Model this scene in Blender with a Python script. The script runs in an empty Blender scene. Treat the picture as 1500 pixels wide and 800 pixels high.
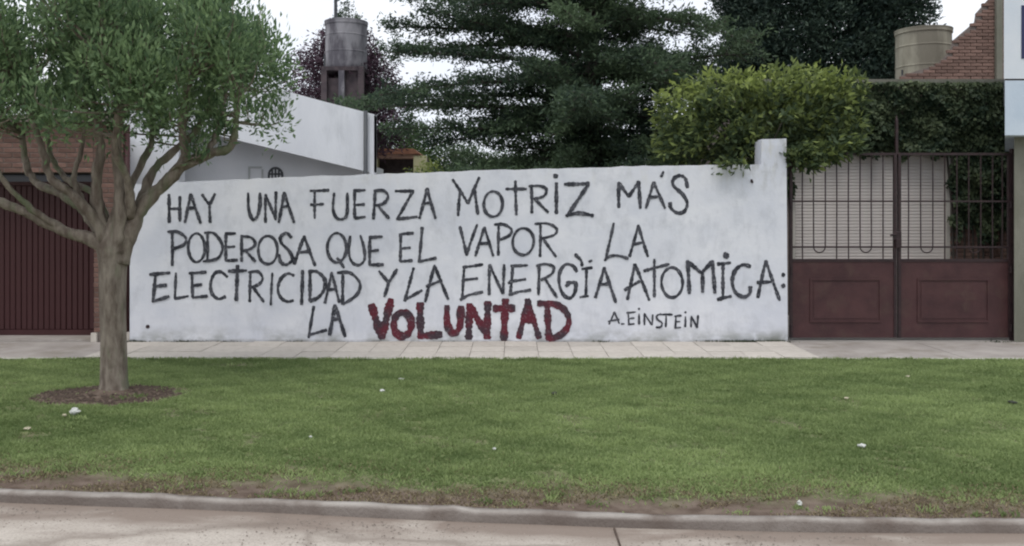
import bpy, bmesh, math, random
import numpy as np
from mathutils import Vector
random.seed(7); rng = np.random.default_rng(11)
sc = bpy.context.scene
col = sc.collection
R = math.radians

# ------------------------------------------------------------------ camera, sky, sun
F, HZ = 1299.0, 313.0            # focal length and horizon row, in photograph pixels
cam_d = bpy.data.cameras.new('camera'); cam = bpy.data.objects.new('camera', cam_d); col.objects.link(cam)
cam.location = (0, 0, 1.6); cam.rotation_euler = (R(90), 0, 0)
cam_d.sensor_width = 36; cam_d.lens = 36*F/1500; cam_d.shift_y = -(400-HZ)/1500
cam_d.clip_end = 1500; sc.camera = cam
sc.view_settings.view_transform = 'Standard'; sc.view_settings.look = 'None'
sc.view_settings.exposure = 0.27; sc.view_settings.gamma = 1
sc.cycles.filter_width = 2.1
sc.cycles.max_bounces = 8; sc.cycles.transparent_max_bounces = 16

SUN_EL, SUN_AZ = 64, 200         # degrees; azimuth clockwise from +Y (behind the camera, a little left)
w = bpy.data.worlds.new('World'); sc.world = w; w.use_nodes = True
nt = w.node_tree; nt.nodes.clear()
N = nt.nodes.new
out = N('ShaderNodeOutputWorld'); bg = N('ShaderNodeBackground'); sky = N('ShaderNodeTexSky')
sky.sky_type = 'NISHITA'; sky.sun_disc = False; sky.sun_elevation = R(SUN_EL); sky.sun_rotation = R(SUN_AZ)
tc = N('ShaderNodeTexCoord'); nz = N('ShaderNodeTexNoise'); nz.inputs['Scale'].default_value = 2.2; nz.inputs['Detail'].default_value = 5
rp = N('ShaderNodeValToRGB')
rp.color_ramp.elements[0].position = 0.3; rp.color_ramp.elements[0].color = (.72, .76, .86, 1)
rp.color_ramp.elements[1].position = 0.7; rp.color_ramp.elements[1].color = (.97, .99, 1.0, 1)
mul = N('ShaderNodeVectorMath'); mul.operation = 'SCALE'; mul.inputs['Scale'].default_value = 10.6
mx = N('ShaderNodeMix'); mx.data_type = 'RGBA'; mx.inputs['Factor'].default_value = 0.93
nt.links.new(tc.outputs['Generated'], nz.inputs['Vector']); nt.links.new(nz.outputs['Fac'], rp.inputs['Fac'])
nt.links.new(rp.outputs['Color'], mul.inputs[0])
nt.links.new(sky.outputs[0], mx.inputs['A']); nt.links.new(mul.outputs[0], mx.inputs['B'])
nt.links.new(mx.outputs['Result'], bg.inputs['Color']); bg.inputs['Strength'].default_value = 0.1
nt.links.new(bg.outputs[0], out.inputs['Surface'])

sd = bpy.data.lights.new('sun', 'SUN'); sd.energy = 1.1; sd.angle = R(30); sd.color = (1, .96, .9)
sun = bpy.data.objects.new('sun', sd); col.objects.link(sun)
az, el = R(SUN_AZ), R(SUN_EL)
dirv = Vector((math.sin(az)*math.cos(el), math.cos(az)*math.cos(el), math.sin(el)))
sun.rotation_euler = dirv.to_track_quat('Z', 'Y').to_euler(); sun.location = (-3, -6, 12)

# ------------------------------------------------------------------ helpers
def X(u, Y): return (u-750)/F*Y
def Z(v, Y): return 1.6-(v-HZ)/F*Y
def P(u, v, Y): return Vector((X(u, Y), Y, Z(v, Y)))

def obj(name, me, mat=None, parent=None, **props):
    o = bpy.data.objects.new(name, me); col.objects.link(o)
    if mat is not None and me is not None and len(me.materials) == 0: me.materials.append(mat)
    if parent is not None: o.parent = parent
    for k, v in props.items(): o[k] = v
    return o
def thing(name, label, cat, loc=(0, 0, 0), group=None):
    o = obj(name, None); o.location = loc; o['label'] = label; o['category'] = cat
    if group: o['group'] = group
    bpy.context.view_layer.update() if False else None
    return o
def child(name, me, mat, parent, loc=None, **props):
    """mesh given in world coordinates; parent sits at its own location, so shift back"""
    o = obj(name, me, mat, parent, **props)
    base = Vector((0, 0, 0)); q = parent
    while q is not None: base += q.location; q = q.parent
    o.location = (Vector(loc) if loc is not None else Vector((0, 0, 0))) - base
    return o
def mesh(name, verts, faces, smooth=False):
    me = bpy.data.meshes.new(name); me.from_pydata([tuple(v) for v in verts], [], faces); me.update()
    if smooth: me.polygons.foreach_set('use_smooth', [True]*len(me.polygons))
    return me
class MB:
    def __init__(s): s.v = []; s.f = []
    def box(s, x0, x1, y0, y1, z0, z1, c=0.0):
        n = len(s.v)
        if c <= 0:
            for z in (z0, z1):
                for x, y in ((x0, y0), (x1, y0), (x1, y1), (x0, y1)): s.v.append((x, y, z))
            for f in ((0, 3, 2, 1), (4, 5, 6, 7), (0, 1, 5, 4), (1, 2, 6, 5), (2, 3, 7, 6), (3, 0, 4, 7)):
                s.f.append([n+i for i in f])
        else:   # chamfered front (-y) edges
            for x, z in ((x0, z0), (x1, z0), (x1, z1), (x0, z1)): s.v.append((x, y1, z))
            for x, z in ((x0, z0), (x1, z0), (x1, z1), (x0, z1)): s.v.append((x, y0+c, z))
            for x, z in ((x0+c, z0+c), (x1-c, z0+c), (x1-c, z1-c), (x0+c, z1-c)): s.v.append((x, y0, z))
            s.f.append([n+i for i in (0, 3, 2, 1)]); s.f.append([n+i for i in (8, 9, 10, 11)])
            for a in range(4):
                b = (a+1) % 4
                s.f.append([n+a, n+b, n+4+b, n+4+a]); s.f.append([n+4+a, n+4+b, n+8+b, n+8+a])
        return s
    def prism(s, pts, y0, y1):      # pts (x,z) outline
        n = len(s.v); k = len(pts)
        for x, z in pts: s.v.append((x, y0, z))
        for x, z in pts: s.v.append((x, y1, z))
        s.f.append(list(range(n, n+k))); s.f.append(list(range(n+2*k-1, n+k-1, -1)))
        for i in range(k):
            j = (i+1) % k; s.f.append([n+j, n+i, n+k+i, n+k+j])
        return s
    def plan(s, pts, z0, z1):       # pts (x,y) outline
        n = len(s.v); k = len(pts)
        for x, y in pts: s.v.append((x, y, z0))
        for x, y in pts: s.v.append((x, y, z1))
        s.f.append(list(range(n+k-1, n-1, -1))); s.f.append(list(range(n+k, n+2*k)))
        for i in range(k):
            j = (i+1) % k; s.f.append([n+i, n+j, n+k+j, n+k+i])
        return s
    def frustum(s, A, ya, B, yb):   # two matching (x,z) outlines
        n = len(s.v); k = len(A)
        for x, z in A: s.v.append((x, ya, z))
        for x, z in B: s.v.append((x, yb, z))
        s.f.append(list(range(n, n+k))); s.f.append(list(range(n+2*k-1, n+k-1, -1)))
        for i in range(k):
            j = (i+1) % k; s.f.append([n+j, n+i, n+k+i, n+k+j])
        return s
    def tube(s, pts, rad, seg=8, flute=0, cap=True):
        pts = [Vector(p) for p in pts]; n0 = len(s.v); k = len(pts)
        t0 = (pts[1]-pts[0]).normalized(); ref = Vector((0, 1, 0)) if abs(t0.y) < .9 else Vector((1, 0, 0))
        for i, p in enumerate(pts):
            t = (pts[min(i+1, k-1)]-pts[max(i-1, 0)]).normalized()
            a = t.cross(ref).normalized(); b = t.cross(a).normalized()
            for j in range(seg):
                th = 2*math.pi*j/seg
                r = rad[i]*(1+flute*math.sin(3*th+i*.15)+flute*.6*math.sin(5*th+1.3-i*.1))
                s.v.append(tuple(p+a*math.cos(th)*r+b*math.sin(th)*r))
        for i in range(k-1):
            for j in range(seg):
                j2 = (j+1) % seg
                s.f.append([n0+i*seg+j, n0+i*seg+j2, n0+(i+1)*seg+j2, n0+(i+1)*seg+j])
        if cap:
            s.f.append([n0+j for j in range(seg)][::-1]); s.f.append([n0+(k-1)*seg+j for j in range(seg)])
        return s
    def lathe(s, prof, cx, cy, seg=32):
        n0 = len(s.v)
        for r, z in prof:
            for j in range(seg):
                th = 2*math.pi*j/seg; s.v.append((cx+r*math.cos(th), cy+r*math.sin(th), z))
        for i in range(len(prof)-1):
            for j in range(seg):
                j2 = (j+1) % seg
                s.f.append([n0+i*seg+j, n0+i*seg+j2, n0+(i+1)*seg+j2, n0+(i+1)*seg+j])
        s.f.append([n0+j for j in range(seg)][::-1]); s.f.append([n0+(len(prof)-1)*seg+j for j in range(seg)])
        return s
    def me(s, name='mesh', smooth=False):
        m = mesh(name, s.v, s.f, smooth)
        bm = bmesh.new(); bm.from_mesh(m); bmesh.ops.recalc_face_normals(bm, faces=bm.faces); bm.to_mesh(m); bm.free()
        return m
def spline(pts, n=6):
    pts = [Vector(p) for p in pts]; o = []
    q = [pts[0]*2-pts[1]]+pts+[pts[-1]*2-pts[-2]]
    for i in range(1, len(q)-2):
        for k in range(n):
            t = k/n; a, b, c, d = q[i-1], q[i], q[i+1], q[i+2]
            o.append(.5*((2*b)+(c-a)*t+(2*a-5*b+4*c-d)*t*t+(3*b-a-3*c+d)*t**3))
    o.append(pts[-1]); return o
def lerp_list(vals, n):
    return list(np.interp(np.linspace(0, len(vals)-1, n), range(len(vals)), vals))

# ------------------------------------------------------------------ materials
def mat(name, c1, c2=None, scale=6, detail=6, rough=.85, bump=.15, bscale=None, stretch=(1, 1, 1), pos=(.35, .65), c3=None, c3scale=1.5, c3pos=(.55, .7), spec=.3, objrand=0, attr=None, trans=0, metallic=0):
    m = bpy.data.materials.new(name); m.use_nodes = True; t = m.node_tree; L = t.links.new
    b = t.nodes['Principled BSDF']; b.inputs['Roughness'].default_value = rough
    b.inputs['Specular IOR Level'].default_value = spec; b.inputs['Metallic'].default_value = metallic
    co = t.nodes.new('ShaderNodeTexCoord'); mp = t.nodes.new('ShaderNodeMapping'); mp.inputs['Scale'].default_value = stretch
    L(co.outputs['Object'], mp.inputs['Vector'])
    def noise(s, d=6):
        n = t.nodes.new('ShaderNodeTexNoise'); n.inputs['Scale'].default_value = s; n.inputs['Detail'].default_value = d
        n.inputs['Roughness'].default_value = .6
        L(mp.outputs['Vector'], n.inputs['Vector']); return n
    def ramp(src, p, ca, cb):
        r = t.nodes.new('ShaderNodeValToRGB'); e = r.color_ramp.elements
        e[0].position, e[1].position = p; e[0].color = (*ca, 1); e[1].color = (*cb, 1); L(src, r.inputs['Fac']); return r.outputs['Color']
    c2 = c2 or c1
    n1 = noise(scale, detail); cur = ramp(n1.outputs['Fac'], pos, c1, c2)
    if c3:
        n2 = noise(c3scale, 8); f = ramp(n2.outputs['Fac'], c3pos, (0, 0, 0), (1, 1, 1))
        mx = t.nodes.new('ShaderNodeMix'); mx.data_type = 'RGBA'; L(f, mx.inputs['Factor']); L(cur, mx.inputs['A']); mx.inputs['B'].default_value = (*c3, 1)
        cur = mx.outputs['Result']
    if objrand or attr:
        if attr:
            a = t.nodes.new('ShaderNodeAttribute'); a.attribute_name = attr; src = a.outputs['Fac']; lo, hi = (.62, 1.38)
        else:
            a = t.nodes.new('ShaderNodeObjectInfo'); src = a.outputs['Random']; lo, hi = 1-objrand, 1+objrand
        mr = t.nodes.new('ShaderNodeMapRange'); mr.inputs['To Min'].default_value = lo; mr.inputs['To Max'].default_value = hi; L(src, mr.inputs['Value'])
        sc_ = t.nodes.new('ShaderNodeVectorMath'); sc_.operation = 'SCALE'; L(cur, sc_.inputs[0]); L(mr.outputs[0], sc_.inputs['Scale']); cur = sc_.outputs[0]
    L(cur, b.inputs['Base Color'])
    if bump:
        nb = noise(bscale or scale*4, 6); bp = t.nodes.new('ShaderNodeBump'); bp.inputs['Strength'].default_value = bump; bp.inputs['Distance'].default_value = .02
        L(nb.outputs['Fac'], bp.inputs['Height']); L(bp.outputs['Normal'], b.inputs['Normal'])
    if trans:
        tr = t.nodes.new('ShaderNodeBsdfTranslucent'); L(cur, tr.inputs['Color']); ms = t.nodes.new('ShaderNodeMixShader'); ms.inputs['Fac'].default_value = trans
        L(b.outputs[0], ms.inputs[1]); L(tr.outputs[0], ms.inputs[2]); L(ms.outputs[0], t.nodes['Material Output'].inputs['Surface'])
    return m
def leafmat(name, dark, light, trans=.25, rough=.6):
    """colour from the per-face attribute rnd"""
    m = bpy.data.materials.new(name); m.use_nodes = True; t = m.node_tree; L = t.links.new
    b = t.nodes['Principled BSDF']; b.inputs['Roughness'].default_value = rough; b.inputs['Specular IOR Level'].default_value = .25
    a = t.nodes.new('ShaderNodeAttribute'); a.attribute_name = 'rnd'
    r = t.nodes.new('ShaderNodeValToRGB'); e = r.color_ramp.elements; e[0].color = (*dark, 1); e[1].color = (*light, 1); e[0].position = .1; e[1].position = .95
    L(a.outputs['Fac'], r.inputs['Fac']); L(r.outputs['Color'], b.inputs['Base Color'])
    tr = t.nodes.new('ShaderNodeBsdfTranslucent'); L(r.outputs['Color'], tr.inputs['Color']); ms = t.nodes.new('ShaderNodeMixShader'); ms.inputs['Fac'].default_value = trans
    L(b.outputs[0], ms.inputs[1]); L(tr.outputs[0], ms.inputs[2]); L(ms.outputs[0], t.nodes['Material Output'].inputs['Surface'])
    return m

def wall_material():
    m = bpy.data.materials.new('limewashed_wall'); m.use_nodes = True; t = m.node_tree; L = t.links.new; b = t.nodes['Principled BSDF']
    b.inputs['Roughness'].default_value = .9; b.inputs['Specular IOR Level'].default_value = .2
    co = t.nodes.new('ShaderNodeTexCoord')
    def noise(s, st=(1, 1, 1), d=8, r=.62):
        mp = t.nodes.new('ShaderNodeMapping'); mp.inputs['Scale'].default_value = st; L(co.outputs['Object'], mp.inputs['Vector'])
        n = t.nodes.new('ShaderNodeTexNoise'); n.inputs['Scale'].default_value = s; n.inputs['Detail'].default_value = d; n.inputs['Roughness'].default_value = r
        L(mp.outputs[0], n.inputs['Vector']); return n.outputs['Fac']
    def ramp(src, p, ca, cb):
        r = t.nodes.new('ShaderNodeValToRGB'); e = r.color_ramp.elements; e[0].position, e[1].position = p; e[0].color = (*ca, 1); e[1].color = (*cb, 1); L(src, r.inputs['Fac']); return r.outputs['Color']
    def mix(f, A, B):
        x = t.nodes.new('ShaderNodeMix'); x.data_type = 'RGBA'; L(f, x.inputs['Factor']); L(A, x.inputs['A'])
        if isinstance(B, tuple): x.inputs['B'].default_value = (*B, 1)
        else: L(B, x.inputs['B'])
        return x.outputs['Result']
    def math_(op, a, b_):
        x = t.nodes.new('ShaderNodeMath'); x.operation = op; x.use_clamp = op in ('MULTIPLY', 'ADD')
        for i, q in enumerate((a, b_)):
            if isinstance(q, (int, float)): x.inputs[i].default_value = q
            else: L(q, x.inputs[i])
        return x.outputs[0]
    c = ramp(noise(1.1), (.38, .62), (.58, .60, .665), (.69, .70, .745))
    c = mix(ramp(noise(6.5, (1, 1, .6)), (.50, .74), (0, 0, 0), (.7, .7, .7)), c, (.47, .485, .53))
    c = mix(ramp(noise(3.1, (.5, 1, 1.6)), (.55, .75), (0, 0, 0), (.55, .55, .55)), c, (.74, .75, .78))
    sx = t.nodes.new('ShaderNodeSeparateXYZ'); L(co.outputs['Object'], sx.inputs[0])
    def band(src, a, b_):     # 1 at a -> 0 at b
        r = t.nodes.new('ShaderNodeMapRange'); r.inputs['From Min'].default_value = a; r.inputs['From Max'].default_value = b_
        r.inputs['To Min'].default_value = 1; r.inputs['To Max'].default_value = 0; L(src, r.inputs['Value']); return r.outputs[0]
    # rising damp and soil splashes along the foot (z), stronger at the right-hand end
    foot = math_('MULTIPLY', band(sx.outputs['Z'], 0, .22), ramp(noise(3.2, (1, 1, 1.5)), (.42, .62), (0, 0, 0), (1, 1, 1)))
    c = mix(foot, c, (.30, .31, .30))
    edge = math_('MULTIPLY', band(sx.outputs['Z'], .0, .045), ramp(noise(5), (.35, .6), (.1, .1, .1), (.85, .85, .85)))
    c = mix(edge, c, (.12, .11, .10))
    rx = band(sx.outputs['X'], 3.45, 2.4)
    moss = math_('MULTIPLY', math_('MULTIPLY', rx, band(sx.outputs['Z'], .02, .16)), ramp(noise(6), (.35, .55), (0, 0, 0), (1, 1, 1)))
    c = mix(moss, c, (.13, .14, .11))
    # mould streaks below the shrub, near the top of the right-hand end
    tx = math_('MULTIPLY', band(sx.outputs['X'], 3.1, 2.3), band(sx.outputs['Z'], 2.2, 1.75))
    st = math_('MULTIPLY', tx, ramp(noise(5, (2.2, 1, .7)), (.50, .64), (0, 0, 0), (.6, .6, .6)))
    c = mix(st, c, (.30, .30, .28))
    top = math_('MULTIPLY', band(sx.outputs['Z'], 2.3, 1.85), ramp(noise(7, (1, 1, .4)), (.52, .7), (0, 0, 0), (.45, .45, .45)))
    c = mix(top, c, (.55, .53, .44))
    L(c, b.inputs['Base Color'])
    bp = t.nodes.new('ShaderNodeBump'); bp.inputs['Strength'].default_value = .45; bp.inputs['Distance'].default_value = .015
    L(noise(7, d=9), bp.inputs['Height']); L(bp.outputs[0], b.inputs['Normal'])
    return m
def paint_material(name, main, second, scale=9, pos=(.42, .58), show=.35):
    """thin brushed paint: main coat with patches of a second coat, and the lime wash grinning through dry strokes"""
    m = bpy.data.materials.new(name); m.use_nodes = True; t = m.node_tree; L = t.links.new; b = t.nodes['Principled BSDF']
    b.inputs['Roughness'].default_value = .75; b.inputs['Specular IOR Level'].default_value = .2
    co = t.nodes.new('ShaderNodeTexCoord')
    def nz_(s, p, ca, cb, d=5):
        n = t.nodes.new('ShaderNodeTexNoise'); n.inputs['Scale'].default_value = s; n.inputs['Detail'].default_value = d; L(co.outputs['Object'], n.inputs['Vector'])
        r = t.nodes.new('ShaderNodeValToRGB'); e = r.color_ramp.elements; e[0].position, e[1].position = p; e[0].color = (*ca, 1); e[1].color = (*cb, 1); L(n.outputs['Fac'], r.inputs['Fac']); return r.outputs['Color']
    base = nz_(scale, pos, main, second)
    f = nz_(38, (.56, .74), (0, 0, 0), (show, show, show), 8)
    x = t.nodes.new('ShaderNodeMix'); x.data_type = 'RGBA'; L(f, x.inputs['Factor']); L(base, x.inputs['A']); x.inputs['B'].default_value = (.5, .51, .55, 1)
    L(x.outputs['Result'], b.inputs['Base Color'])
    return m

M_wall = wall_material()
M_ink = paint_material('charcoal_paint', (.030, .032, .041), (.070, .072, .086), show=.42)
M_red = paint_material('maroon_paint', (.110, .020, .032), (.052, .034, .044), scale=5, pos=(.42, .6), show=.2)
M_road = None
M_kerb = mat('kerb_concrete', (.30, .27, .245), (.40, .37, .34), 5, bump=.5, bscale=60, c3=(.17, .14, .12), c3scale=3, c3pos=(.45, .66))
M_kerb2 = mat('grit', (.16, .13, .11), (.34, .30, .26), 40, bump=.2)
M_tile = mat('pavement_tile', (.44, .40, .36), (.54, .50, .45), 3, bump=.25, bscale=60, objrand=.09, c3=(.34, .30, .27), c3scale=4, c3pos=(.5, .75))
M_slab = mat('pavement_slab', (.30, .27, .25), (.40, .365, .34), 2.5, bump=.3, bscale=50, c3=(.25, .22, .19), c3scale=2, c3pos=(.5, .7))
M_border = mat('pavement_border', (.40, .40, .33), (.50, .48, .42), 4, bump=.3, bscale=50, c3=(.22, .22, .15), c3scale=3)
M_bed = mat('mortar_bed', (.30, .27, .245), (.38, .35, .32), 8, bump=.3)
M_soil = mat('soil', (.070, .050, .040), (.12, .088, .070), 14, bump=.9, bscale=40)
M_ground = mat('bare_ground', (.09, .08, .05), (.12, .13, .07), 2, bump=.4)
M_yard = mat('yard_concrete', (.27, .25, .23), (.34, .32, .30), 2, bump=.3)
M_brick = mat('red_brick', (.135, .075, .062), (.195, .120, .098), 14, bump=.5, bscale=60, objrand=.22)
M_brick2 = mat('old_brick', (.155, .095, .078), (.235, .155, .13), 9, bump=.5, bscale=50, objrand=.25)
M_mortar = mat('mortar', (.15, .125, .115), (.20, .17, .155), 12, bump=.4)
M_maroon = mat('maroon_metal', (.042, .013, .014), (.056, .019, .020), 3, rough=.55, bump=.08, stretch=(1, 1, .25))
M_maroon2 = mat('maroon_gate', (.046, .020, .022), (.070, .031, .032), 3.5, rough=.55, bump=.25, bscale=9, c3=(.075, .045, .038), c3scale=4.5, c3pos=(.54, .8))
M_bar = mat('dark_bar_metal', (.022, .014, .016), (.04, .022, .024), 20, rough=.5, bump=.1)
M_slat = mat('cream_slat', (.62, .57, .55), (.70, .65, .62), 3, rough=.6, bump=.08, objrand=.04)
M_slat2 = mat('cream_frame', (.44, .42, .38), (.5, .47, .43), 3, rough=.6, bump=.08)
M_white = mat('white_plaster', (.63, .65, .69), (.71, .73, .76), 1.2, bump=.2, bscale=30, stretch=(1.6, 1, .5), c3=(.54, .56, .59), c3scale=1.6)
M_white2 = mat('grey_white_plaster', (.66, .68, .71), (.74, .75, .78), 1.5, bump=.2, bscale=30)
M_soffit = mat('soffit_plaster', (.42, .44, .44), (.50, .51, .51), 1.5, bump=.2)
M_pipe = mat('grey_pipe', (.055, .06, .07), (.08, .085, .09), 6, rough=.5, bump=0)
M_glass = mat('dark_glass', (.012, .013, .022), (.02, .02, .03), 2, rough=.15, bump=0, spec=.5)
M_tank1 = mat('weathered_cement_tank', (.20, .20, .22), (.30, .29, .31), 2.2, bump=.4, bscale=25, stretch=(1, 1, .35), c3=(.09, .085, .10), c3scale=1.8, c3pos=(.46, .6))
M_tank2 = mat('cream_cement_tank', (.36, .34, .27), (.46, .44, .36), 2.2, bump=.4, bscale=25, stretch=(1, 1, .3), c3=(.20, .185, .15), c3scale=1.3, c3pos=(.46, .62))
M_dark = mat('dark_masonry', (.045, .036, .042), (.09, .07, .075), 5, bump=.5, bscale=20)
M_post = mat('grey_render', (.15, .15, .12), (.20, .195, .165), 4, bump=.4, bscale=40, stretch=(1, 1, .4))
M_blue = mat('pale_blue_paint', (.46, .54, .64), (.54, .61, .70), 2, bump=.12, bscale=30)
M_bluetop = mat('pale_blue_white_paint', (.58, .63, .70), (.66, .69, .74), 2, bump=.12, bscale=30)
M_navy = mat('navy_paint', (.02, .025, .08), (.03, .035, .10), 5, rough=.4, bump=0)
M_roof = mat('clay_roof', (.20, .09, .06), (.28, .14, .09), 6, bump=.4)
M_orange = mat('salmon_paint', (.48, .30, .24), (.55, .36, .30), 3, bump=.1)
M_yellow = mat('cream_yellow_plaster', (.48, .46, .28), (.55, .53, .36), 3, bump=.1)
M_bark = mat('mossy_bark', (.115, .090, .072), (.26, .225, .185), 16, bump=1.0, bscale=34, stretch=(1, 1, .30), pos=(.36, .64), c3=(.13, .145, .088), c3scale=5, c3pos=(.50, .62))
M_bark2 = mat('dark_bark', (.045, .038, .034), (.08, .07, .06), 8, bump=.8, stretch=(1, 1, .3))
M_paper = mat('white_paper', (.46, .47, .44), (.60, .61, .58), 30, bump=.2)
M_stone = mat('dark_stone', (.03, .035, .025), (.06, .065, .05), 30, bump=.4)
M_dry = mat('dry_leaf', (.40, .36, .26), (.50, .46, .34), 30, bump=.2)
ML_tree = leafmat('street_tree_leaf', (.085, .145, .075), (.28, .40, .195), .45)
ML_con = leafmat('cedar_needles', (.030, .052, .036), (.115, .17, .088), .3)
ML_cyp = leafmat('cypress_spray', (.020, .038, .032), (.070, .105, .070), .18)
ML_shrub = leafmat('shrub_leaf', (.060, .090, .044), (.33, .40, .115), .35)
ML_ivy = leafmat('ivy_leaf', (.024, .044, .026), (.125, .155, .080), .22)
ML_plum = leafmat('plum_leaf', (.05, .028, .042), (.14, .085, .115), .2)
ML_far = leafmat('far_leaf', (.03, .065, .022), (.09, .16, .05), .25)
ML_grass = leafmat('grass_blade', (.145, .205, .076), (.38, .465, .205), .5)

def road_material():
    m = bpy.data.materials.new('road_concrete'); m.use_nodes = True; t = m.node_tree; L = t.links.new; b = t.nodes['Principled BSDF']
    b.inputs['Roughness'].default_value = .9; b.inputs['Specular IOR Level'].default_value = .2
    co = t.nodes.new('ShaderNodeTexCoord')
    def noise(s, st=(1, 1, 1), d=8, dist=0):
        mp = t.nodes.new('ShaderNodeMapping'); mp.inputs['Scale'].default_value = st; L(co.outputs['Object'], mp.inputs['Vector'])
        n = t.nodes.new('ShaderNodeTexNoise'); n.inputs['Scale'].default_value = s; n.inputs['Detail'].default_value = d; n.inputs['Distortion'].default_value = dist
        L(mp.outputs[0], n.inputs['Vector']); return n.outputs['Fac']
    def ramp(src, p, ca, cb):
        r = t.nodes.new('ShaderNodeValToRGB'); e = r.color_ramp.elements; e[0].position, e[1].position = p; e[0].color = (*ca, 1); e[1].color = (*cb, 1); L(src, r.inputs['Fac']); return r.outputs['Color']
    def mix(f, A, B):
        x = t.nodes.new('ShaderNodeMix'); x.data_type = 'RGBA'; L(f, x.inputs['Factor']); L(A, x.inputs['A']); x.inputs['B'].default_value = (*B, 1); return x.outputs['Result']
    c = ramp(noise(2.6), (.3, .7), (.47, .425, .375), (.56, .51, .455))
    c = mix(ramp(noise(7, (.5, 1.3, 1), dist=.6), (.52, .70), (0, 0, 0), (.55, .55, .55)), c, (.36, .31, .275))
    c = mix(ramp(noise(75, d=3), (.50, .68), (0, 0, 0), (.7, .7, .7)), c, (.30, .265, .235))
    c = mix(ramp(noise(130, d=2), (.56, .7), (0, 0, 0), (.6, .6, .6)), c, (.66, .62, .56))
    a = t.nodes.new('ShaderNodeAttribute'); a.attribute_name = 'dirt'
    x = t.nodes.new('ShaderNodeMath'); x.operation = 'MULTIPLY'; x.use_clamp = True
    L(a.outputs['Fac'], x.inputs[0]); L(ramp(noise(2.3, (.6, 1.6, 1), dist=.35), (.28, .74), (.15, .15, .15), (.9, .9, .9)), x.inputs[1])
    c = mix(x.outputs[0], c, (.24, .195, .165))
    mp = t.nodes.new('ShaderNodeMapping'); mp.inputs['Scale'].default_value = (.55, .9, 1); L(co.outputs['Object'], mp.inputs['Vector'])
    nn_ = t.nodes.new('ShaderNodeTexNoise'); nn_.inputs['Scale'].default_value = 3; nn_.inputs['Detail'].default_value = 6; L(mp.outputs[0], nn_.inputs['Vector'])
    va = t.nodes.new('ShaderNodeVectorMath'); va.operation = 'MULTIPLY_ADD'; va.inputs[1].default_value = (.5, .5, 0); L(nn_.outputs['Color'], va.inputs[0]); L(mp.outputs[0], va.inputs[2])
    vo = t.nodes.new('ShaderNodeTexVoronoi'); vo.feature = 'DISTANCE_TO_EDGE'; vo.inputs['Scale'].default_value = .9; L(va.outputs[0], vo.inputs['Vector'])
    c = mix(ramp(vo.outputs['Distance'], (.0, .022), (.6, .6, .6), (0, 0, 0)), c, (.20, .165, .14))
    L(c, b.inputs['Base Color'])
    bp = t.nodes.new('ShaderNodeBump'); bp.inputs['Strength'].default_value = .35; bp.inputs['Distance'].default_value = .01
    L(noise(45), bp.inputs['Height']); L(bp.outputs[0], b.inputs['Normal'])
    return m
M_road = road_material()

def soil_by_attr(m, dark):
    t = m.node_tree; L = t.links.new; b = t.nodes['Principled BSDF']; src = b.inputs['Base Color'].links[0].from_socket
    a = t.nodes.new('ShaderNodeAttribute'); a.attribute_name = 'dirt'; x = t.nodes.new('ShaderNodeMix'); x.data_type = 'RGBA'
    L(a.outputs['Fac'], x.inputs['Factor']); L(src, x.inputs['A']); x.inputs['B'].default_value = (*dark, 1); L(x.outputs['Result'], b.inputs['Base Color'])
soil_by_attr(M_kerb, (.125, .10, .087))
def lawn_material():
    m = bpy.data.materials.new('lawn_floor'); m.use_nodes = True; t = m.node_tree; L = t.links.new; b = t.nodes['Principled BSDF']
    b.inputs['Roughness'].default_value = .95; b.inputs['Specular IOR Level'].default_value = .1
    co = t.nodes.new('ShaderNodeTexCoord')
    def noise(s, d=6):
        n = t.nodes.new('ShaderNodeTexNoise'); n.inputs['Scale'].default_value = s; n.inputs['Detail'].default_value = d; L(co.outputs['Object'], n.inputs['Vector']); return n.outputs['Fac']
    def ramp(src, p, ca, cb):
        r = t.nodes.new('ShaderNodeValToRGB'); e = r.color_ramp.elements; e[0].position, e[1].position = p; e[0].color = (*ca, 1); e[1].color = (*cb, 1); L(src, r.inputs['Fac']); return r.outputs['Color']
    g = ramp(noise(5), (.35, .65), (.14, .19, .080), (.21, .245, .11))
    s = ramp(noise(9), (.35, .65), (.105, .076, .060), (.19, .148, .120))
    a = t.nodes.new('ShaderNodeAttribute'); a.attribute_name = 'bare'
    x = t.nodes.new('ShaderNodeMix'); x.data_type = 'RGBA'; L(a.outputs['Fac'], x.inputs['Factor']); L(g, x.inputs['A']); L(s, x.inputs['B'])
    L(x.outputs['Result'], b.inputs['Base Color'])
    bp = t.nodes.new('ShaderNodeBump'); bp.inputs['Strength'].default_value = .8; bp.inputs['Distance'].default_value = .02
    L(noise(50), bp.inputs['Height']); L(bp.outputs[0], b.inputs['Normal'])
    return m
M_lawn = lawn_material()

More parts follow.
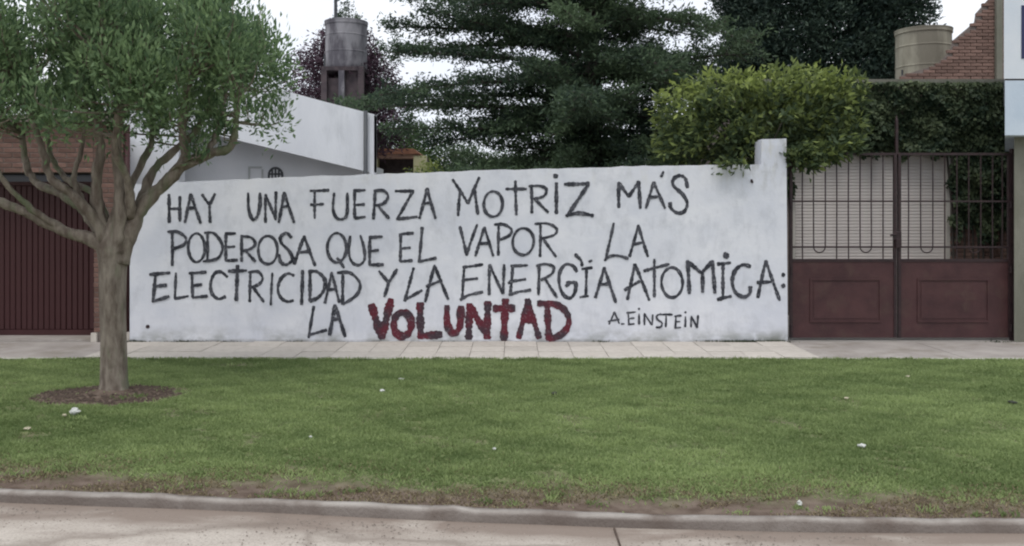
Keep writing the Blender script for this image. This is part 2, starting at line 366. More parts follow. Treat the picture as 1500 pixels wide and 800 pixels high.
# ------------------------------------------------------------------ leaf clouds (numpy)
def leaf_mesh(name, C, D, length, width, rnd, fold=.25):
    """one folded rhombus per row: C base points, D unit directions"""
    n = len(C); r = rng.normal(size=(n, 3)); S = np.cross(D, r); S /= np.linalg.norm(S, axis=1)[:, None]+1e-9
    U = np.cross(S, D)
    length = np.broadcast_to(length, n)[:, None]; width = np.broadcast_to(width, n)[:, None]
    v = np.empty((n, 4, 3), np.float32)
    mid = C+D*length*.45-U*width*fold
    v[:, 0] = C; v[:, 1] = mid+S*width*.5; v[:, 2] = C+D*length; v[:, 3] = mid-S*width*.5
    me = bpy.data.meshes.new(name); me.vertices.add(4*n); me.vertices.foreach_set('co', v.reshape(-1))
    me.loops.add(4*n); me.loops.foreach_set('vertex_index', np.arange(4*n, dtype=np.int32))
    me.polygons.add(n); me.polygons.foreach_set('loop_start', np.arange(0, 4*n, 4, dtype=np.int32)); me.polygons.foreach_set('loop_total', np.full(n, 4, np.int32))
    me.update(calc_edges=True)
    at = me.attributes.new('rnd', 'FLOAT', 'FACE'); at.data.foreach_set('value', np.clip(rnd, 0, 1).astype(np.float32))
    return me
def unit(a): return a/(np.linalg.norm(a, axis=1)[:, None]+1e-9)
def smooth_noise(p, s, seed=0):
    """cheap smooth pseudo noise in 0..1 for (n,k) points"""
    r = np.random.default_rng(seed); o = np.zeros(len(p)); tot = 0
    for k, a in ((1, 1), (2.1, .55), (4.3, .3)):
        for _ in range(4):
            d = r.normal(size=p.shape[1]); d /= np.linalg.norm(d); o += a*np.sin(p@d*s*k*2*math.pi+r.uniform(0, 6.28)); tot += a*.55
    return np.clip(.5+.5*o/tot*1.2, 0, 1)

# ================================================================== SETTING: ground, road, kerb, lawn, pavement
KERB = [(-400, 680), (0, 715), (300, 727), (600, 739), (900, 752), (1200, 757), (1500, 760), (1900, 760)]
kx = []; ky = []
for u, v in KERB:
    Y = 1.6*F/(v-HZ); kx.append(X(u, Y)); ky.append(Y)
def kerbY(x): return np.interp(x, [-60]+kx+[60], [ky[0]+6]+ky+[ky[-1]])
PAV0, PAV1 = 9.72, 11.0
ROADZ = -.062
gm = mesh('ground', [(-400, -200, -.16), (400, -200, -.16), (400, 800, -.16), (-400, 800, -.16)], [[0, 1, 2, 3]])
obj('ground', gm, M_ground, kind='structure')

# road: one sheet with a shallow gutter, dirt attribute strongest along the kerb
xs = np.concatenate([np.linspace(-60, -8, 14), np.arange(-7.8, 8, .2), np.linspace(8, 60, 14)]); dd = [0, .03, .10, .2, .32, .5, .75, 1.1, 1.6, 2.5, 4, 6.5, 9]
vs = []; fs = []; dirt = []
for x in xs:
    k = float(kerbY(x))
    for d in dd:
        z = ROADZ+.012*min(d/.5, 1)+.03*min(d/4.5, 1)-.03*max(0, (d-4.5)/4.5)+.003*math.sin(x*3+d*5)
        vs.append((x, k-.052-d, z))
        dirt.append(max(0, 1.7-d*4.5)*1.5+max(0, .45-abs(d-.4)*.8)*(1 if x < .5 else .35)+.08)
nd = len(dd)
for i in range(len(xs)-1):
    for j in range(nd-1): fs.append([i*nd+j, i*nd+j+1, (i+1)*nd+j+1, (i+1)*nd+j])
me = mesh('road', vs, fs, True); at = me.attributes.new('dirt', 'FLOAT', 'POINT'); at.data.foreach_set('value', dirt)
me.flip_normals(); road = obj('road', me, M_road, kind='structure')
# transverse joint: a narrow groove filled with dark grit
jm = MB(); jx = X(912, 4.3)
for k in range(14):
    y0 = 4.66-k*.3
    jm.box(jx-.004+.004*math.sin(k*1.7), jx+.005+.004*math.sin(k*2.3), y0-.32, y0, -.09, -.0475+.010*min(1, (4.7-y0)/3.5))
obj('road_joint', jm.me('road_joint'), M_soil, kind='structure')
# far side of the street, behind the camera: kerb and lawn strip
b2 = MB(); b2.box(-60, 60, -4.7, -4.5, -.15, 0); obj('opposite_kerb', b2.me('opposite_kerb'), M_kerb, kind='structure')
obj('opposite_lawn', mesh('opposite_lawn', [(-60, -30, -.01), (60, -30, -.01), (60, -4.7, -.01), (-60, -4.7, -.01)], [[0, 1, 2, 3]]), M_ground, kind='structure')

# kerb
kb = MB(); kxs = np.arange(-20, 20.01, .12); prof = [(-.060, -.16), (-.050, -.022), (-.044, -.008), (-.034, -.001), (0, .001), (.02, -.12)]
n0 = 0
for i, x in enumerate(kxs):
    k = float(kerbY(x)); w_ = .003*math.sin(x*5.1)+.002*math.sin(x*13.7)+.004*max(0, random.gauss(0, 1))*(random.random() < .3)
    for j, (dy, z) in enumerate(prof): kb.v.append((x, k+dy+w_*(1 if j in (1, 2, 3) else 0), z+(w_ if 0 < j < 5 else 0)+random.uniform(-.0015, .0015)))
    if i:
        for j in range(5):
            a = (i-1)*6+j; b = i*6+j; kb.f.append([a, b, b+1, a+1])
kme = kb.me('kerb', True); at = kme.attributes.new('dirt', 'FLOAT', 'POINT'); at.data.foreach_set('value', [q_ for x in kxs for q_ in (.85, .7+.2*math.sin(x*3.1)*math.sin(x*.9+1), .2, .0+.35*(math.sin(x*2.1)+math.sin(x*5.3+1) > .6), .3+.3*math.sin(x*3.7+2), 1)]); obj('kerb', kme, M_kerb, kind='structure')

# lawn floor
TREE = (X(166, 7.95), 7.95)
def bare_amount(px, py):
    """0 = full grass, 1 = bare soil"""
    p = np.stack([px, py], 1); k = kerbY(px); d = py-k
    n = smooth_noise(p, .9, 3); n2 = smooth_noise(p*np.array([1, 1.8]), 3.2, 5)
    edge = .22+.42*n+.3*(n2-.5)
    b = np.clip(1-(d-edge*.5)/.45, 0, 1)
    ring = np.sqrt(((px-TREE[0]+.0)/.66)**2+((py-TREE[1]+.12)/.46)**2)+.35*(n2-.5)
    b = np.maximum(b, np.clip((1.08-ring)/.16, 0, 1))
    patch = np.clip((n*.6+n2*.5-.66)/.22, 0, 1)*.62*np.clip(1.7-d*.33, .12, 1)
    spot = np.clip(1.25-np.sqrt(((px-X(342, 9.3))/.3)**2+((py-9.35)/.16)**2), 0, 1)*.7
    return np.clip(np.maximum(np.maximum(b, patch), spot), 0, 1)
gx = np.arange(-16, 16.01, .08); gt = np.linspace(0, 1, 60)
GX, GT = np.meshgrid(gx, gt, indexing='ij'); KY = kerbY(GX)-.004; GY = KY+(PAV0-.02-KY)*GT
def lawn_z(px, py):
    p = np.stack([px, py], 1); b = bare_amount(px, py)
    ring = np.sqrt((px-TREE[0])**2+(py-TREE[1])**2)
    return -.006-.014*b*np.clip(ring-.3, 0, 1)+.008*smooth_noise(p, .5, 9)+.05*np.exp(-(ring/.22)**2)
px, py = GX.ravel(), GY.ravel(); pz = lawn_z(px, py); pz[GT.ravel() < .001] = -.01
nn = len(gt); fs = []
for i in range(len(gx)-1):
    for j in range(nn-1): fs.append([i*nn+j, (i+1)*nn+j, (i+1)*nn+j+1, i*nn+j+1])
me = mesh('lawn', np.stack([px, py, pz], 1).tolist(), fs, True); at = me.attributes.new('bare', 'FLOAT', 'POINT'); at.data.foreach_set('value', bare_amount(px, py).astype(np.float32))
lawn = obj('lawn', me, M_lawn, kind='structure')
# mown grass: real blades
n = 520000
ux = rng.uniform(-1, 1, n); yy = rng.uniform(4.55, 9.72, n)**1.0; xx = ux*(yy*.72+1.2)
keep = (yy > kerbY(xx)+.01)
ba = bare_amount(xx, yy); keep &= rng.uniform(0, 1, n) > np.clip(ba*1.15, 0, .985)
xx, yy, ba = xx[keep], yy[keep], ba[keep]; n = len(xx)
D = unit(np.stack([rng.normal(0, .8, n), rng.normal(0, .8, n), rng.uniform(.3, 1.0, n)], 1))
pp = np.stack([xx, yy], 1); big = smooth_noise(pp, .35, 21); med = smooth_noise(pp*np.array([.8, 1.6]), 1.6, 22)
h = .020+.020*med+.008*rng.uniform(0, 1, n)
Cg = np.stack([xx, yy, lawn_z(xx, yy)-.002], 1)
gm = leaf_mesh('grass', Cg, D, h*(1-.35*ba), .007+.004*rng.uniform(0, 1, n), .02+.50*big+.42*med+.5*(rng.uniform(0, 1, n)-.5)+.12*np.clip((7-yy)/2, 0, 1), fold=.1)
obj('grass', gm, ML_grass, kind='stuff', label='short mown green grass covering the verge between pavement and kerb', category='grass')
# straw-dry blades along the bare edge by the kerb
n = 26000; xx = rng.uniform(-3.7, 3.7, n); yy = kerbY(xx)+.02+np.abs(rng.normal(.30, .26, n)); pp = np.stack([xx, yy], 1)
kp = smooth_noise(pp, 1.4, 33) > .42; xx, yy = xx[kp], yy[kp]; n = len(xx)
D = unit(np.stack([rng.normal(0, .9, n), rng.normal(0, .9, n), rng.uniform(.3, 1.2, n)], 1))
gm = leaf_mesh('dry_grass', np.stack([xx, yy, lawn_z(xx, yy)-.002], 1), D, rng.uniform(.012, .035, n), .006, rng.uniform(0, 1, n), fold=.1)
ML_straw = leafmat('dry_grass_blade', (.12, .095, .055), (.30, .25, .15), .2)
obj('dry_grass', gm, ML_straw, kind='stuff', label='straw coloured dry grass along the bare soil beside the kerb', category='dry grass')

# pavement
TX0, TX1 = -4.74, 3.40
pb = MB(); pb.box(-30, 30, PAV0+.07, 11.0, -.15, -.012); pav = obj('pavement', pb.me('pavement'), M_bed, kind='structure')
NT, NR = 21, 3; tw = (TX1-TX0)/NT; th_ = (PAV1-PAV0-.08)/NR
tb = MB(); tb.box(-tw/2+.003, tw/2-.003, -th_/2+.003, th_/2-.003, -.03, 0); tile_me = tb.me('tile'); tile_me.materials.append(M_tile)
for i in range(NT):
    for j in range(NR):
        o = obj('tile', tile_me, None, pav); o.location = (TX0+tw*(i+.5), PAV0+.08+th_*(j+.5)-.003, .002+random.uniform(-.004, .004)+.012)
        o.rotation_euler = (R(random.uniform(-.5, .5)), R(random.uniform(-.5, .5)), 0)
for nm, x0, x1 in (('slab', TX1+.01, 5.0), ('slab', 5.01, 7.2), ('slab', 7.21, 9.5), ('slab', -6.6, TX0-.01), ('slab', -8.9, -6.61)):
    s_ = MB(); s_.box(x0, x1, PAV0+.08, 11.0, -.03, .006); obj(nm, s_.me('slab'), M_slab, pav)
e = MB()
for k in range(40):
    x0 = -20+k; e.box(x0+.004, x0+.996, PAV0, PAV0+.068, -.12, .010+random.uniform(-.004, .004))
obj('pavement_border', e.me('pavement_border'), M_border, pav)
# driveway threshold and yard floor behind the wall line
yb = MB(); yb.box(-30, 30, 11.0, 34, -.15, -.004); obj('yard', yb.me('yard'), M_yard, kind='structure')

# ================================================================== THE PAINTED WALL
WY = 11.0
wall = thing('garden_wall', 'long whitewashed masonry wall with a hand painted quotation in black and maroon', 'wall', (X(672, WY), WY, 0))
pts = [(X(190, WY), -.02)]
topx = np.linspace(190, 1115, 60)
pts_top = []
for i, u in enumerate(topx):
    v = np.interp(u, [190, 450, 700, 950, 1115], [270, 258.5, 250, 243, 240.5])
    pts_top.append((X(u, WY), Z(v, WY)+random.uniform(-.006, .006)))
cap = [(X(1115.5, WY), Z(204, WY)), (X(1152, WY), Z(203, WY)), (X(1154, WY), -.02)]
outline = pts+pts_top+cap
m_ = MB(); m_.prism(outline[::-1], WY, WY+.17); child('wall', m_.me('wall'), M_wall, wall)
m_ = MB(); m_.box(X(1116.5, WY), X(1153, WY), WY+.168, WY+.34, 0, Z(205.5, WY)); child('pillar', m_.me('pillar'), M_wall, wall)
# dark drain hole near the left foot
m_ = MB(); m_.tube([(X(216.5, WY), WY-.006, Z(478.5, WY)), (X(216.5, WY), WY+.02, Z(478.5, WY))], [.024, .024], 14); child('drain_pipe', m_.me('drain_pipe'), M_bar, wall)
m_ = MB(); m_.tube([(X(1100, WY), WY-.02, Z(263, WY)), (X(1101, WY), WY-.012, Z(266, WY)), (X(1103, WY), WY+.01, Z(268, WY))], [.012, .018, .01], 6); child('stain_spot', m_.me('stain_spot'), M_bar, wall)  # small dark lump standing for a stain spot on the wall face

# lettering: strokes measured on crops of the photograph (origin, scale), laid on the wall plane
c1, c2, c3, c4 = (200, 240, 5), (440, 240, 5), (650, 240, 5), (860, 240, 5)
c5, c6, c7, c8 = (200, 370, 5.335), (440, 370, 5.332), (650, 370, 5.335), (860, 370, 5)
l, c, o_, d_ = 'l', 'c', 'o', 'd'
LET = [
 # HAY UNA
 (c1, 22, [(l, (238, 225), (240, 430)), (l, (318, 240), (318, 420)), (l, (240, 330), (318, 328))]),
 (c1, 20, [(l, (398, 222), (355, 430)), (l, (398, 222), (470, 435)), (l, (370, 328), (435, 322))]),
 (c1, 20, [(l, (480, 225), (535, 300)), (l, (575, 220), (535, 300), (540, 430))]),
 (c1, 22, [(c, (818, 215), (822, 330), (850, 405), (885, 385), (905, 300), (905, 215))]),
 (c1, 19, [(l, (945, 430), (945, 225)), (l, (945, 225), (1020, 410)), (l, (1018, 410), (1022, 205))]),
 (c1, 20, [(l, (1082, 210), (1042, 430)), (l, (1082, 210), (1155, 430)), (l, (1062, 320), (1115, 308))]),
 # FUERZA
 (c2, 19, [(l, (105, 195), (105, 400)), (l, (72, 198), (210, 193)), (l, (75, 300), (170, 295))]),
 (c2, 20, [(c, (248, 215), (240, 330), (265, 395), (310, 405), (342, 365), (345, 215))]),
 (c2, 20, [(l, (398, 195), (398, 398)), (l, (390, 197), (475, 193)), (l, (398, 302), (470, 297)), (l, (398, 398), (475, 388))]),
 (c2, 20, [(l, (548, 200), (535, 405)), (c, (540, 198), (610, 197), (643, 240), (610, 290), (550, 305)), (l, (575, 315), (650, 400))]),
 (c2, 21, [(l, (695, 200), (830, 198)), (l, (825, 200), (708, 408)), (l, (705, 405), (855, 388))]),
 (c2, 21, [(l, (928, 180), (872, 400)), (l, (928, 180), (990, 400)), (l, (900, 295), (955, 285))]),
 # MOTRIZ
 (c3, 21, [(l, (120, 200), (105, 380)), (l, (65, 115), (178, 290)), (l, (178, 290), (260, 100)), (l, (225, 190), (250, 370))]),
 (c3, 20, [(o_, 362, 295, 70, 92)]),
 (c3, 20, [(l, (525, 125), (532, 375)), (l, (455, 185), (605, 185))]),
 (c3, 20, [(l, (642, 165), (645, 360)), (c, (625, 165), (700, 162), (750, 185), (735, 235), (660, 260)), (l, (675, 265), (765, 355))]),
 (c3, 25, [(l, (825, 140), (825, 365)), (d_, 820, 90, 20)]),
 (c3, 25, [(l, (885, 150), (1065, 145)), (l, (1062, 148), (902, 385)), (c, (895, 380), (980, 362), (1040, 368), (1095, 380))]),
 # MAS
 (c4, 24, [(l, (232, 140), (232, 320)), (l, (228, 138), (305, 240)), (l, (305, 240), (380, 130)), (l, (378, 130), (390, 325))]),
 (c4, 20, [(l, (487, 135), (430, 325)), (l, (487, 135), (570, 325)), (l, (455, 245), (530, 238)), (l, (558, 58), (540, 95))]),
 (c4, 24, [(c, (735, 175), (720, 110), (680, 87), (635, 110), (632, 160), (700, 225), (733, 290), (710, 350), (660, 360), (615, 325), (607, 285))]),
 # PODEROSA
 (c1, 20, [(l, (262, 495), (262, 745)), (c, (230, 498), (300, 498), (360, 540), (350, 590), (265, 625))]),
 (c1, 20, [(o_, 440, 615, 60, 105)]),
 (c1, 20, [(l, (520, 500), (520, 715)), (c, (500, 505), (570, 510), (628, 590), (620, 660), (580, 700), (490, 715))]),
 (c1, 20, [(l, (655, 510), (655, 710)), (l, (650, 512), (725, 510)), (l, (655, 610), (720, 606)), (l, (655, 710), (740, 705))]),
 (c1, 20, [(l, (770, 530), (770, 715)), (c, (765, 530), (840, 540), (870, 585), (840, 620), (775, 640)), (l, (800, 635), (870, 715))]),
 (c1, 20, [(o_, 962, 632, 72, 103)]),
 (c1, 22, [(c, (1135, 540), (1100, 507), (1057, 535), (1062, 580), (1120, 640), (1142, 700), (1100, 738), (1058, 720), (1045, 665))]),
 (c1, 22, [(l, (1228, 530), (1155, 735)), (l, (1228, 530), (1308, 745)), (l, (1190, 650), (1275, 640))]),
 # QUE EL
 (c2, 20, [(o_, 268, 615, 68, 108), (l, (270, 690), (320, 760))]),
 (c2, 20, [(c, (365, 530), (355, 650), (380, 722), (430, 742), (470, 700), (465, 610), (440, 525))]),
 (c2, 22, [(l, (510, 535), (508, 740)), (l, (505, 540), (600, 533)), (l, (510, 640), (572, 632)), (l, (508, 740), (608, 738))]),
 (c2, 20, [(l, (735, 515), (732, 715)), (l, (725, 517), (828, 508)), (l, (735, 622), (805, 615)), (l, (732, 715), (820, 708))]),
 (c2, 20, [(l, (892, 465), (870, 720)), (l, (868, 716), (995, 690))]),
 # VAPOR LA
 (c3, 20, [(l, (118, 460), (168, 670)), (l, (166, 670), (245, 445))]),
 (c3, 19, [(l, (298, 465), (232, 675)), (l, (298, 465), (362, 675)), (l, (258, 585), (340, 583))]),
 (c3, 20, [(l, (402, 455), (400, 670)), (c, (372, 445), (440, 445), (495, 480), (480, 525), (405, 560))]),
 (c3, 19, [(o_, 582, 570, 77, 98)]),
 (c3, 19, [(l, (708, 450), (705, 680)), (c, (668, 440), (760, 438), (825, 475), (810, 520), (715, 550)), (l, (735, 560), (822, 680))]),
 (c4, 19, [(l, (195, 435), (135, 700)), (c, (128, 708), (160, 682), (200, 672), (250, 678), (300, 695))]),
 (c4, 20, [(l, (375, 450), (310, 680)), (l, (375, 450), (445, 680)), (l, (345, 590), (415, 575))]),
 # ELECTRICIDAD
 (c5, 24, [(l, (150, 165), (130, 380)), (l, (105, 172), (262, 158)), (l, (145, 265), (235, 255)), (l, (125, 382), (255, 342))]),
 (c5, 20, [(l, (308, 160), (300, 360)), (l, (298, 360), (405, 340))]),
 (c5, 21, [(l, (435, 160), (440, 350)), (l, (412, 162), (545, 152)), (l, (440, 260), (510, 250)), (l, (440, 352), (555, 340))]),
 (c5, 24, [(c, (710, 190), (660, 152), (610, 165), (580, 240), (590, 320), (640, 362), (695, 345))]),
 (c5, 26, [(l, (790, 100), (780, 375)), (l, (720, 145), (860, 140))]),
 (c5, 21, [(l, (890, 150), (885, 385)), (c, (875, 155), (950, 150), (985, 200), (960, 245), (895, 275)), (l, (915, 275), (995, 385))]),
 (c5, 17, [(l, (1062, 160), (1050, 410))]),
 (c5, 23, [(c, (1232, 180), (1180, 165), (1125, 210), (1105, 290), (1130, 355), (1180, 383), (1225, 375))]),
 (c5, 24, [(l, (1298, 140), (1290, 405))]),
 (c6, 26, [(l, (75, 155), (75, 380)), (c, (65, 150), (130, 150), (190, 210), (185, 290), (140, 350), (75, 380))]),
 (c6, 20, [(l, (245, 155), (192, 395)), (l, (245, 155), (305, 390)), (l, (215, 290), (270, 285))]),
 (c6, 23, [(l, (332, 160), (330, 405)), (c, (290, 158), (390, 160), (465, 240), (440, 330), (335, 405))]),
 # Y LA ENERGIA
 (c6, 22, [(l, (615, 145), (690, 235)), (l, (755, 130), (690, 235), (655, 345))]),
 (c6, 22, [(l, (885, 120), (815, 380)), (l, (815, 372), (950, 295))]),
 (c6, 22, [(l, (1048, 100), (975, 385)), (l, (1048, 100), (1155, 365)), (l, (985, 265), (1105, 215))]),
 (c7, 21, [(l, (160, 115), (145, 360)), (l, (150, 115), (305, 93)), (l, (155, 215), (265, 203)), (c, (130, 370), (170, 345), (205, 330), (305, 308))]),
 (c7, 21, [(l, (358, 95), (355, 330)), (l, (358, 95), (460, 320)), (l, (462, 320), (472, 95))]),
 (c7, 21, [(l, (540, 105), (520, 325)), (l, (525, 105), (655, 100)), (l, (505, 240), (525, 225), (640, 208)), (l, (510, 330), (590, 305), (680, 292))]),
 (c7, 21, [(l, (745, 100), (740, 330)), (c, (725, 105), (790, 90), (855, 110), (845, 165), (760, 215)), (l, (790, 200), (885, 350))]),
 (c7, 25, [(c, (1040, 150), (1010, 105), (950, 95), (905, 160), (905, 260), (940, 335), (990, 355), (1025, 310), (1035, 235)), (l, (960, 238), (1038, 232)), (l, (980, 238), (955, 262))]),
 (c7, 20, [(d_, 1035, 22, 18), (c, (1035, 25), (1065, 50), (1078, 75), (1080, 105))]),
 (c7, 20, [(l, (1115, 130), (1110, 345)), (l, (1080, 130), (1160, 118)), (l, (1065, 350), (1130, 340)), (l, (1135, 72), (1158, 62))]),
 (c8, 21, [(l, (125, 110), (60, 330)), (l, (125, 110), (210, 365)), (l, (85, 235), (160, 228))]),
 # ATOMICA:
 (c8, 21, [(l, (350, 85), (295, 345)), (l, (350, 85), (455, 350)), (l, (275, 275), (385, 210))]),
 (c8, 19, [(l, (492, 50), (492, 325)), (l, (415, 135), (600, 85))]),
 (c8, 21, [(o_, 622, 220, 76, 110)]),
 (c8, 25, [(l, (735, 60), (748, 300)), (l, (740, 70), (835, 150)), (l, (835, 150), (915, 65)), (l, (845, 150), (845, 290)), (l, (915, 60), (935, 295))]),
 (c8, 23, [(l, (995, 80), (995, 330)), (l, (955, 85), (1050, 75)), (l, (955, 345), (1055, 320)), (d_, 1018, 22, 27)]),
 (c8, 25, [(c, (1195, 102), (1140, 90), (1085, 130), (1062, 210), (1085, 290), (1145, 325), (1190, 300), (1195, 250))]),
 (c8, 22, [(l, (1308, 60), (1250, 330)), (l, (1308, 60), (1410, 350)), (l, (1245, 220), (1350, 215))]),
 (c8, 20, [(d_, 1437, 163, 16), (d_, 1437, 243, 17)]),
 # LA
 (c6, 22, [(l, (105, 420), (65, 665)), (l, (65, 645), (205, 605))]),
 (c6, 26, [(l, (270, 410), (228, 645)), (l, (270, 410), (350, 655)), (l, (245, 525), (305, 515))]),
 # signature
 (c8, 13, [(l, (200, 435), (160, 525)), (l, (200, 435), (235, 520)), (l, (155, 505), (235, 490))]),
 (c8, 11, [(l, (250, 523), (272, 522))]),
 (c8, 13, [(l, (300, 440), (305, 525)), (l, (290, 442), (355, 435)), (l, (305, 485), (345, 480)), (l, (300, 528), (345, 522))]),
 (c8, 14, [(l, (380, 450), (380, 525)), (d_, 380, 412, 9)]),
 (c8, 13, [(l, (420, 445), (420, 530)), (l, (420, 447), (475, 530)), (l, (476, 530), (480, 455))]),
 (c8, 13, [(c, (542, 450), (510, 462), (515, 490), (548, 515), (538, 545), (505, 547))]),
 (c8, 13, [(l, (578, 465), (575, 545)), (l, (540, 455), (625, 455))]),
 (c8, 13, [(l, (650, 470), (645, 550)), (l, (640, 467), (690, 462)), (l, (648, 508), (680, 505)), (l, (640, 552), (685, 548))]),
 (c8, 13, [(l, (720, 470), (718, 545)), (d_, 720, 438, 9)]),
 (c8, 13, [(l, (762, 465), (760, 545)), (l, (762, 467), (805, 550)), (l, (806, 550), (812, 460))]),
]
RED = [
 (c6, 56, [(l, (555, 410), (635, 668)), (l, (638, 665), (708, 368))]),
 (c6, 54, [(o_, 798, 560, 70, 92)]),
 (c6, 54, [(l, (935, 398), (940, 662)), (l, (925, 652), (1100, 640))]),
 (c7, 52, [(c, (25, 420), (28, 560), (75, 632), (125, 580), (135, 425))]),
 (c7, 50, [(l, (200, 405), (195, 672)), (l, (205, 420), (340, 650)), (l, (345, 388), (340, 668))]),
 (c7, 50, [(l, (482, 368), (470, 688)), (l, (392, 438), (550, 435))]),
 (c7, 40, [(l, (655, 368), (585, 668)), (l, (655, 368), (745, 668)), (l, (622, 535), (700, 535)), (l, (655, 420), (658, 540))]),
 (c7, 46, [(l, (808, 405), (822, 680)), (c, (738, 397), (860, 402), (945, 450), (978, 540), (930, 630), (825, 682))]),
]
def letter_mesh(spec, idx):
    (ox, oy, s), wpx, strokes = spec
    V = []; Fc = []; base = WY-.0022-(idx % 2)*.0040
    def w2(p): return (X(ox+p[0]/s, WY), Z(oy+p[1]/s, WY))
    hw = wpx/s/F*WY*.5*1.12
    for si, st in enumerate(strokes):
        y = base-si*.0009; kind = st[0]; n0 = len(V)
        if kind == 'd':
            cx, cz = w2(st[1:3]); r = st[3]/s/F*WY
            V.append((cx, y, cz))
            for j in range(14):
                a = j/14*2*math.pi; rr = r*random.uniform(.82, 1.1); V.append((cx+rr*math.cos(a), y, cz+rr*math.sin(a)))
            for j in range(14): Fc.append([n0, n0+1+j, n0+1+(j+1) % 14])
            continue
        if kind == 'o':
            cx, cy, rx, ry = st[1:]; a0 = -1.9
            pts = [w2((cx+rx*math.cos(a0+t)*(1+.03*math.sin(2*t+idx)), cy+ry*math.sin(a0+t))) for t in np.linspace(0, 2*math.pi*.99, 44)]
        else:
            q = [Vector((*w2(p), 0)) for p in st[1:]]
            if kind == 'c': q = spline(q, 8)
            else:
                qq = []
                for a, b in zip(q[:-1], q[1:]):
                    k = max(3, int((b-a).length/.012)); bow = (b-a).orthogonal().normalized()*random.uniform(-.004, .004)
                    for i in range(k): qq.append(a.lerp(b, i/k)+bow*math.sin(math.pi*i/k))
                q = qq+[q[-1]]
            pts = [(p.x, p.y) for p in q]
        k = len(pts); ph = random.uniform(0, 6); ph2 = random.uniform(0, 6)
        L_, R_ = [], []
        ext = hw*.35
        for i, (x, z) in enumerate(pts):
            a = pts[max(i-1, 0)]; b = pts[min(i+1, k-1)]; dx, dz = b[0]-a[0], b[1]-a[1]; ln = math.hypot(dx, dz) or 1; dx /= ln; dz /= ln
            wv = hw*(1+.17*math.sin(i*.33+ph)+.10*math.sin(i*1.3+ph2)+random.uniform(-.10, .10))
            if i in (0, k-1): wv *= .72
            if i == 0: x -= dx*ext; z -= dz*ext
            if i == k-1: x += dx*ext; z += dz*ext
            yy = y-i*1.5e-5; V.append((x-dz*wv, yy, z+dx*wv)); V.append((x+dz*wv*random.uniform(.9, 1.05), yy, z-dx*wv))
        for i in range(k-1): Fc.append([n0+2*i, n0+2*i+1, n0+2*i+3, n0+2*i+2])
    return mesh('painted_letter', V, Fc)
for i, sp in enumerate(LET): child('painted_letter', letter_mesh(sp, i), M_ink, wall)
for i, sp in enumerate(RED): child('painted_letter', letter_mesh(sp, i), M_red, wall, label='thick maroon painted letter')

# ================================================================== LEFT BRICK GARAGE
GY = 11.05
house = thing('brick_garage', 'red brick garage with wide maroon slatted door at the left end of the white wall', 'garage', (X(60, GY), GY, 0))
hx1 = X(189.5, GY)-.075; px0 = X(137, GY); hx0 = -9.2; ztop = Z(180, GY); zdoor = Z(253, GY)
BW, BH, J = .225, .062, .010
bb = MB(); bb.box(-BW/2+J/2, BW/2-J/2, 0, .09, J/2, BH-J/2, c=.004); brick_me = bb.me('brick'); brick_me.materials.append(M_brick)
m_ = MB()
m_.plan([(px0+.004, GY+.008), (hx1-.002, GY+.008), (X(186, GY+4.8), GY+4.8), (X(150, GY+4.8), GY+4.8)], 0, ztop)                     # pillar core and right flank
m_.box(hx0, px0, GY+.008, GY+.25, zdoor+.004, ztop)                    # lintel core
m_.box(hx0-.4, hx0, GY+.008, GY+5, 0, ztop)
m_.box(hx0, X(140, GY+5), GY+4.81, GY+5, 0, ztop)
child('wall', m_.me('wall'), M_mortar, house)
nb = 0
def brick(x, z, w_=1.0):
    o = child('brick', brick_me, None, house, loc=(x, GY+random.uniform(-.003, .003), z)); o.scale = (w_, 1, 1); return o
nc = int(ztop/BH)
pw = (hx1-px0); hb = pw/2
for k in range(nc):
    z = .12+k*BH
    if z+BH > ztop: break
    if k % 2 == 0:
        brick(px0+hb*.5, z, hb/BW); brick(px0+hb*1.5, z, hb/BW)
    else:
        brick(px0+hb*.25, z, hb*.5/BW); brick(px0+hb, z, hb/BW); brick(px0+hb*1.75, z, hb*.5/BW)
z = zdoor; k = 0
rest = MB()
while z+BH <= ztop+.001:
    x = px0-BW/2-(BW/2 if k % 2 else 0)
    if k % 2: brick(px0-BW*.25, z, .5)
    while x-BW/2 > hx0:
        if x > -7.2: brick(x, z)
        else: rest.box(x-BW/2+J/2, x+BW/2-J/2, GY, GY+.05, z+J/2, z+BH-J/2)
        x -= BW
    z += BH; k += 1
child('far_brickwork', rest.me('far_brickwork'), M_brick, house, kind='stuff')
m_ = MB(); m_.plan([(hx0-.5, GY-.12), (hx1+.03, GY-.12), (X(188, GY+5), GY+5), (hx0-.5, GY+5)], ztop+.002, ztop+.09); child('roof', m_.me('roof'), M_mortar, house)
m_ = MB(); m_.box(px0-.02, px0+.05, GY-.03, GY+.02, -.005, .115); m_.box(hx1-.01, hx1+.09, GY-.03, GY+.02, -.005, .125); child('plinth_block', m_.me('plinth_block'), M_tile, house)
# maroon rain pipe between the pillar and the white wall
m_ = MB(); m_.tube([(hx1+.035, GY+.03, .12), (hx1+.035, GY+.03, ztop-.02)], [.034, .034], 12); child('rain_pipe', m_.me('rain_pipe', True), M_maroon, house)
